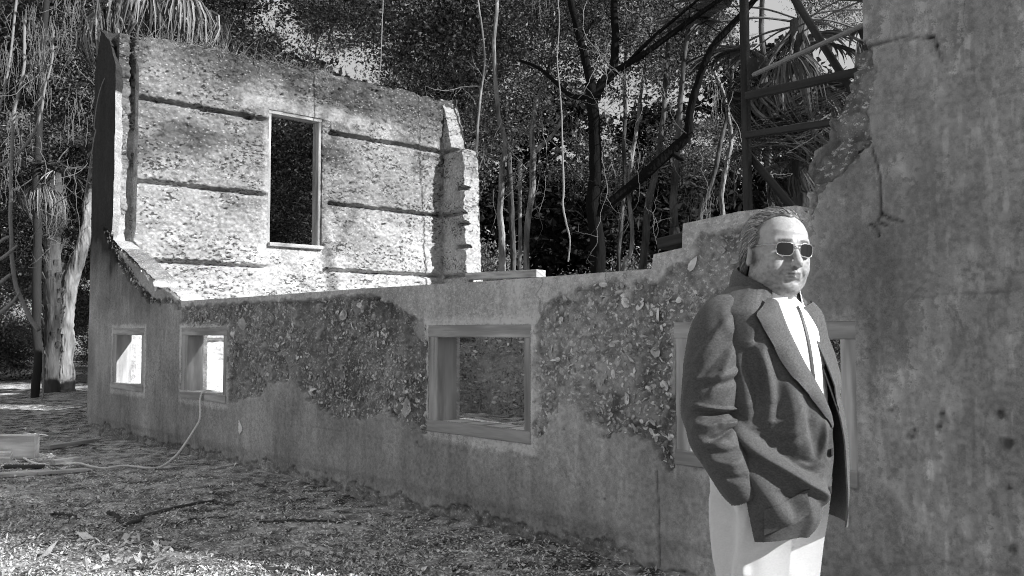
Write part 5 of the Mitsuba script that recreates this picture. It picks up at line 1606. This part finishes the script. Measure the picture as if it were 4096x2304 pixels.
# ---------------------------------------------------------------- palms
def fan(rng, R=0.75, n=30, droop=0.35, petiole=0.9, lo=0.06, hi=0.16, dead=0.0, spread=2.6, wild=0.06):
    """A fan-palm frond along +x: a petiole, then leaflets that split and droop. Returns vertices, faces, grey."""
    P = [np.array([0, 0, 0.0]), np.array([petiole, 0, -0.10 * petiole * (1 + 3 * dead)])]
    parts = []
    pt = spline(np.array([P[0], (P[0] + P[1]) / 2 + [0, 0, 0.05], P[1]]), 8)
    a, b = tube(pt, 0.013, 4)
    parts.append((a, b, np.full((len(a), 3), hi)))
    for k in range(n):
        th = spread * ((k + 0.5) / n - 0.5) + rng.normal(0, wild * 0.6)
        L = R * (0.65 + 0.35 * math.cos(th * 0.6)) * rng.uniform(0.9 - wild * 1.4, 1.1)
        d = V(math.cos(th), math.sin(th), 0.0)
        side = V(-math.sin(th), math.cos(th), 0)
        ts = np.linspace(0, 1, 6)
        dr_ = droop * rng.uniform(0.6, 1.4) + dead
        z = 0.12 * ts * (1 - abs(th) / 3) - dr_ * L * ts**2.2
        rad_ = L * ts * np.sqrt(np.maximum(0.05, 1 - (dr_ * ts**1.5) ** 2 * 0.5))
        c = P[1] + rad_[:, None] * d + np.c_[np.zeros((6, 2)), z]
        c = c + np.cumsum(rng.normal(0, wild * 0.035, (6, 3)), 0)
        w = rng.uniform(1 - wild, 1) * (0.022 + 0.020 * np.sin(np.pi * np.clip(ts * 0.9 + 0.1, 0, 1))) * (1 - ts**3) * R / 0.75 * min(1.0, 30 / n) * (0.55 if dead else 1.0)
        v = np.vstack([c - side * w[:, None] + [0, 0, .006], c + [0, 0, -0.008], c + side * w[:, None] + [0, 0, .006]])
        f = []
        for q in range(5):
            for o in (0, 6):
                f += [[o + q, o + q + 1, o + q + 7], [o + q, o + q + 7, o + q + 6]]
        parts.append((v, np.array(f), np.full((18, 3), lo + (hi - lo) * rng.random())))
    return cat(parts)


scene['frond'] = {'type': 'principledthin', 'base_color': {'type': 'mesh_attribute', 'name': 'vertex_color'}, 'roughness': 0.4, 'diff_trans': 0.35, 'spec_trans': 0.0}
FR = {k: [fan(np.random.default_rng(s0 + q), **kw) for q in range(3)] for k, s0, kw in (
    ('live', 10, dict(droop=0.35, lo=0.05, hi=0.17)), ('skirt', 20, dict(droop=0.9, dead=0.55, lo=0.05, hi=0.16, spread=2.2)), ('dead', 30, dict(droop=0.8, dead=0.75, lo=0.05, hi=0.34, spread=2.3, n=46, R=0.70, wild=0.30)))}
FRP = {k: [mikit.ply(m[:2], 'frond', color=m[2]) for m in ms] for k, ms in FR.items()}


def put_frond(parent, kind, q, loc, az, pitch, scale, roll=0.0, name='frond'):
    k = new_key(name, parent)
    scene[k] = {**FRP[kind][q % 3], 'to_world': T().translate([float(x) for x in loc]).rotate([0, 0, 1], az).rotate([0, 1, 0], -pitch).rotate([1, 0, 0], roll).scale(scale)}


def palm(label, foot, top, r, spec, seed, boots=0, trunk='bark'):
    t = thing('palm_tree', label, 'palm')
    rng = np.random.default_rng(seed)
    foot, top = V(*foot), V(*top)
    s = spline(np.array([foot, foot * 0.6 + top * 0.4 + [0.05, 0, 0], top]), 30)
    put('trunk', tube(s, r * (1 + 0.12 * rng.random(30)), 14, wob=0.08, seed=seed), trunk, t, smooth=50)
    if boots:
        parts = []
        for k in range(boots):
            u = rng.uniform(0.15, 0.98)
            c = foot + (top - foot) * u
            a = rng.uniform(0, 2 * np.pi)
            out = V(math.cos(a), math.sin(a), 0)
            b0_, b1_ = c + out * r * 0.85, c + out * r * rng.uniform(1.25, 1.7) + [rng.normal(0, .05), rng.normal(0, .05), rng.uniform(0.18, 0.38)]
            m, fm = beam(b0_, b1_, 0.09, 0.03, up=out, bev=0.005, seg=2)
            parts.append((m, fm))
        put('leaf_bases', cat(parts), trunk, t, smooth=False, kind='stuff')
    for kind, n, pr, sc in spec:
        for k in range(n):
            az = 360 * (k + rng.uniform(-.3, .3)) / n
            put_frond(t, kind, k, top + [0, 0, rng.uniform(-0.3, 0.1)], az, rng.uniform(*pr), sc * rng.uniform(0.85, 1.15), rng.uniform(-25, 25))
    return t


# palm behind the scaffold and a lower one below it
d0 = 17.5
p = at(798, 20, d0)
q_ = at(799, 330, d0)
palm('tall fan palm behind the scaffold with a thick skirt of hanging fronds', (q_[0], q_[1], -.1), p, 0.155, [('live', 12, (-15, 55), 1.55), ('skirt', 22, (-70, -15), 1.55), ('skirt', 14, (-85, -50), 1.4)], 5)
p = at(801, 128, 18.2)
q_ = at(801, 330, 18.2)
palm('lower fan palm whose sunlit fronds spread below the skirt of the tall palm', (q_[0], q_[1], -.1), p, 0.12, [('live', 9, (-20, 40), 1.1), ('skirt', 10, (-80, -30), 1.05)], 6)
# old palm at the left edge with a dead drooping frond
g0 = on_ground(51, 392)
dp = (g0 - CAM) @ FWD
p = at(53, 172, dp)
t = palm('old palm at the left edge with a rough trunk and pale drooping dead fronds', (g0[0], g0[1], -.1), p, 0.17, [('live', 8, (5, 55), 1.2), ('skirt', 3, (-60, -20), 0.9)], 7, boots=120, trunk='bark')
for az, pitch, sc in ((-30, -12, 1.15), (-14, -22, 1.05), (-48, -18, 0.95)):
    put_frond(t, 'dead', int(az) % 3, p + [0.1, 0, 0.05], az, pitch, sc, 0)
# palm behind the end wall whose dry fronds hang over its corner
p = V(-0.95, 0.75, 7.55)
t = palm('palm behind the corner of the ruin, dry fronds hanging over the wall top', (-1.1, 0.9, -.1), p, 0.17, [('live', 6, (10, 60), 1.2), ('skirt', 6, (-60, -20), 1.1)], 8)
for k, (az, pitch, sc) in enumerate(((-40, -28, 1.35), (-22, -12, 1.45), (-5, -24, 1.4), (15, -14, 1.5), (36, -26, 1.45), (52, -12, 1.5), (68, -24, 1.55), (8, -40, 1.3))):
    put_frond(t, 'dead', k, p + [0.1, 0, rt.uniform(-.2, .2)], az, pitch, sc, rt.uniform(-20, 20))

# tree at the left edge, sunlit low down, leaning behind the wall corner
g0 = on_ground(67, 391)
d1 = (g0 - CAM) @ FWD
tree('stout sunlit trunk that leans right behind the corner of the wall',
     [rooted([(66, 384, d1, 19), (66, 360, d1, 15), (67, 335, d1, 14.5), (68, 305, d1, 15), (71, 280, d1, 15.5), (78, 255, d1, 13), (86, 225, d1 + .2, 11), (93, 190, d1 + .4, 10), (98, 140, d1 + .6, 9)], 71, sides=14),
      limb([(68, 300, d1, 9), (62, 278, d1 + .3, 8), (58, 255, d1 + .6, 7), (55, 215, d1 + 1, 6)], 72)], 'bark_pale', seed=71)
tree('dark straight trunk at the far left, in front of the old palm', [rooted([(36.5, 405, d1 - 1.6, 8), (37, 340, d1 - 1.6, 8.5), (36.5, 280, d1 - 1.6, 8.5), (37, 215, d1 - 1.6, 8), (39, 140, d1 - 1.6, 7), (44, 40, d1 - 1.6, 6), (50, -30, d1 - 1.6, 5)], 73, sides=12)], 'bark_dark', seed=73, bare=4)

# vines
for k, (lab, rows) in enumerate([
        ('thick pale vine hanging at the left edge and curving down to the right', [(25, 20, 3), (24.5, 50, 3), (24, 68, 3), (18, 95, 3.2), (13.5, 112, 3.4), (12, 150, 3.6), (11, 200, 4), (11.3, 240, 4.2), (12.6, 262, 4.4), (17, 286, 4.6), (24, 306, 4.6), (31, 322, 4.8), (38, 331, 4.8)]),
        ('pale vine at the top left corner', [(17, -5, 2.6), (14.5, 20, 2.6), (12, 45, 2.4), (8, 70, 2.2), (3, 95, 2), (-4, 120, 2)]),
        ('crooked pale vine rising from the left edge to the upper right', [(-4, 168, 3), (8, 160, 3), (18, 153, 3), (27, 143, 3), (36, 128, 2.8), (42, 108, 2.6), (45, 88, 2.2), (52, 60, 2), (54, 30, 1.6)]),
        ('thin pale stem against the dark corner of the wall', [(112, 68, 1.0), (104, 80, 1.0), (99, 95, 1.1), (96, 112, 1.1), (94.5, 127, 1.2), (96, 131, 1.6), (94, 140, 1.4), (89, 172, 1.4), (85, 195, 1.4), (82, 208, 1)]),
        ('thin pale vine hanging left of the forked tree', [(556, -20, .9), (559, 20, 1.0), (557, 60, 1.1), (560, 90, 1.2), (562, 117, 1.5), (562.5, 150, 1.7), (564, 188, 2), (563, 205, 2), (566, 222, 1.9), (570, 240, 1.7), (568, 262, 1.6)]),
        ('thin vine hanging over the top of the end wall', [(383, -5, 1), (382, 30, 1), (381, 60, 1), (378, 84, 1)])]):
    dep = [15.5, 16, 16, 13.15, 15.5, 14.6][k]
    put('vine', limb([(a, b, dep, w) for a, b, w in rows], 80 + k, sides=6, n=60), 'vine', smooth=True, label=lab, cat='vine', group='pale vines')
for k, (rows, dep) in enumerate([([(-6, 262, 4), (4, 257, 3.6), (11, 251, 3), (18, 245, 2)], 15.2), ([(-6, 247, 3), (4, 239, 3), (10, 236, 2.4)], 15.3), ([(-6, 318, 4), (4, 310, 4), (14, 301, 3), (20, 292, 2)], 15.1), ([(-6, 288, 4), (5, 279, 3.6), (11, 274, 2.6)], 15.4)]):
    put('broken_branch', limb([(a, b, dep, w) for a, b, w in rows], 180 + k, sides=6, n=20), 'vine', smooth=True, label=['pale dead branch poking in from the left edge, second lowest but one', 'topmost pale dead branch poking in from the left edge', 'lowest pale dead branch poking in from the left edge', 'pale dead branch poking in at the left edge, just above the lowest'][k], cat='branch', group='dead branches at the left edge')
rv = np.random.default_rng(55)
parts = []
for _ in range(66):
    if rv.random() < 0.55:
        px, py, dep = rv.uniform(-20, 90), rv.uniform(-40, 190), rv.uniform(15, 20)
    else:
        px, py, dep = rv.uniform(455, 760), rv.uniform(-40, 200), rv.uniform(15.5, 21)
    L = rv.uniform(0.6, 2.4)
    p0_ = at(px, py, dep)
    if 0 < p0_[0] and p0_[1] < 7:
        continue
    n = 14
    z = np.linspace(0, -L, n)
    w = np.cumsum(np.cumsum(rv.normal(0, 0.022, (n, 2)), 0), 0) + np.cumsum(rv.normal(0, 0.03, (n, 2)), 0)
    pts = p0_ + np.c_[w, z]
    parts.append(tube(pts, np.linspace(1, 0.5, n) * rv.uniform(0.003, 0.009), 4, caps=False))
    if rv.random() < 0.7:
        parts += twigs(pts[3:], rv, 3, 0.55, 0.005, 2, -0.2)
put('vine_tangle', cat(parts), 'vine_thin', smooth=True, kind='stuff', label='tangle of thin pale vines and twigs hanging in the trees')
# spanish moss: drooping strands
parts = []
for _ in range(30):
    if rv.random() < 0.6:
        px, py, dep = rv.uniform(-10, 88), rv.uniform(-30, 170), rv.uniform(16.5, 22)
    else:
        px, py, dep = rv.uniform(470, 745), rv.uniform(-20, 200), rv.uniform(17, 24)
    c = at(px, py, dep)
    for _ in range(16):
        n = 6
        o = c + rv.normal(0, 0.12, 3)
        pts = o + np.c_[np.cumsum(rv.normal(0, 0.025, (n, 2)), 0), np.linspace(0, -rv.uniform(0.25, 0.9), n)]
        parts.append(tube(pts, np.linspace(0.006, 0.003, n), 3, caps=False))
scene['moss'] = two(diff(grey(0.17), 0.9, 0.2))
put('hanging_moss', cat(parts), 'moss', smooth=True, kind='stuff', label='pale moss hanging in strands from the trees')
# dry weeds on the end wall top
parts = []
for _ in range(420):
    y = rv.uniform(0.25, 3.6) ** 1.0
    z = 6.0 + rv.uniform(-0.12, 0.05) + 0.05 * (y < 1)
    zt = float(np.interp(y, etop[:, 0], etop[:, 1]))
    o = V(XI - rv.uniform(-0.02, 0.2), y, zt - 0.03)
    n = 6
    d = rv.normal(0, 0.45, 3) + [0.1, 0, 0.55]
    t_ = np.linspace(0, rv.uniform(0.1, 0.42), n)
    pts = o + t_[:, None] * d - np.c_[np.zeros((n, 2)), 1.2 * t_**2]
    parts.append(tube(pts, np.linspace(0.005, 0.002, n), 3, caps=False))
put('dry_weeds', cat(parts), 'vine', smooth=True, kind='stuff', label='dry weeds and vine stems along the top of the end wall')

# ---------------------------------------------------------------- timber scaffold inside the ruin
YS = 1.5
sc_ = thing('scaffold', 'dark timber scaffold of posts, rails and braces standing behind the wall', 'scaffold')


def sp(px, py, y=YS):
    return hit_y(px, py, y)


pt, pb = sp(743.5, -25), sp(748, 216)
dirn = (pb - pt) / (pb - pt)[2]
put_beam('post', sc_, pb + dirn * (-0.0 - pb[2]), pt, 0.056, 0.056, 'dark_wood', up=(0, 1, 0))
pt, pb = sp(867.5, -25), sp(869, 46)
dirn = (pb - pt) / (pb - pt)[2]
put_beam('post', sc_, pb + dirn * (-0.0 - pb[2]), pt, 0.05, 0.05, 'dark_wood', up=(0, 1, 0))
put_beam('rail', sc_, sp(746, 96.5, YS - .05), sp(870, 69.5, YS - .05), 0.04, 0.062, 'dark_wood')
put_beam('rail', sc_, sp(746, 135.5, YS - .05), sp(872, 116.5, YS - .05), 0.04, 0.052, 'dark_wood')
put('pole', tube(np.array([sp(753, 75, YS - .10), sp(870, 22, YS - .10)]), 0.018, 8), 'pole_grey', sc_, smooth=40)
scene['pole_grey'] = two(diff(grey(0.22), 0.6, 0.3))
put_beam('brace', sc_, sp(794, -2, YS + .06), sp(852, 91, YS + .06), 0.035, 0.052, 'dark_wood')
put_beam('brace', sc_, sp(748, 154, YS + .06), sp(802, 219, YS + .06), 0.035, 0.055, 'dark_wood')
put('clamp', tube(np.array([sp(753, 59, YS - .08), sp(752.5, 68, YS - .09), sp(753, 79, YS - .08)]), [0.03, 0.045, 0.03], 9), 'bark_dark', sc_, smooth=40)
# dark block lying on the wall step
p = hit_y(679, 246.5, 0.12)
put_beam('timber', None, p + [-0.11, 0, .02], p + [0.11, 0, .045], 0.16, 0.07, 'dark_wood', label='dark timber offcut lying on the step of the low wall', cat='timber')
# rope hanging by the old palm
rows = [(43.6, 347), (43.4, 365), (43.2, 391), (41.5, 400), (38.4, 408), (31, 420), (20.8, 428.7), (10, 427), (-4, 419)]
put('rope', limb([(a, b, d1 - 2.2 - 0.9 * k / 8, 1.5) for k, (a, b) in enumerate(rows)], 91, sides=5, n=50), 'vine', smooth=True, label='thin rope hanging beside the old palm and sagging to the left edge', cat='rope')

# unseen cross wall added at the right to keep sun off two windows
cw = trimesh.creation.extrude_polygon(Polygon([(0.3, -0.2), (6.3, -0.2), (6.3, 5.4), (2.2, 5.4), (1.9, 3.2), (1.6, 2.1), (0.3, 1.6)]), 0.29, engine='earcut')
cv = np.array(cw.vertices)
put('cross_wall', (np.c_[14.9 + cv[:, 2], cv[:, 0], cv[:, 1]], cw.faces), 'tabby', ft, uv=np.tile([[0.3, 0.5]], (len(cv), 1)))
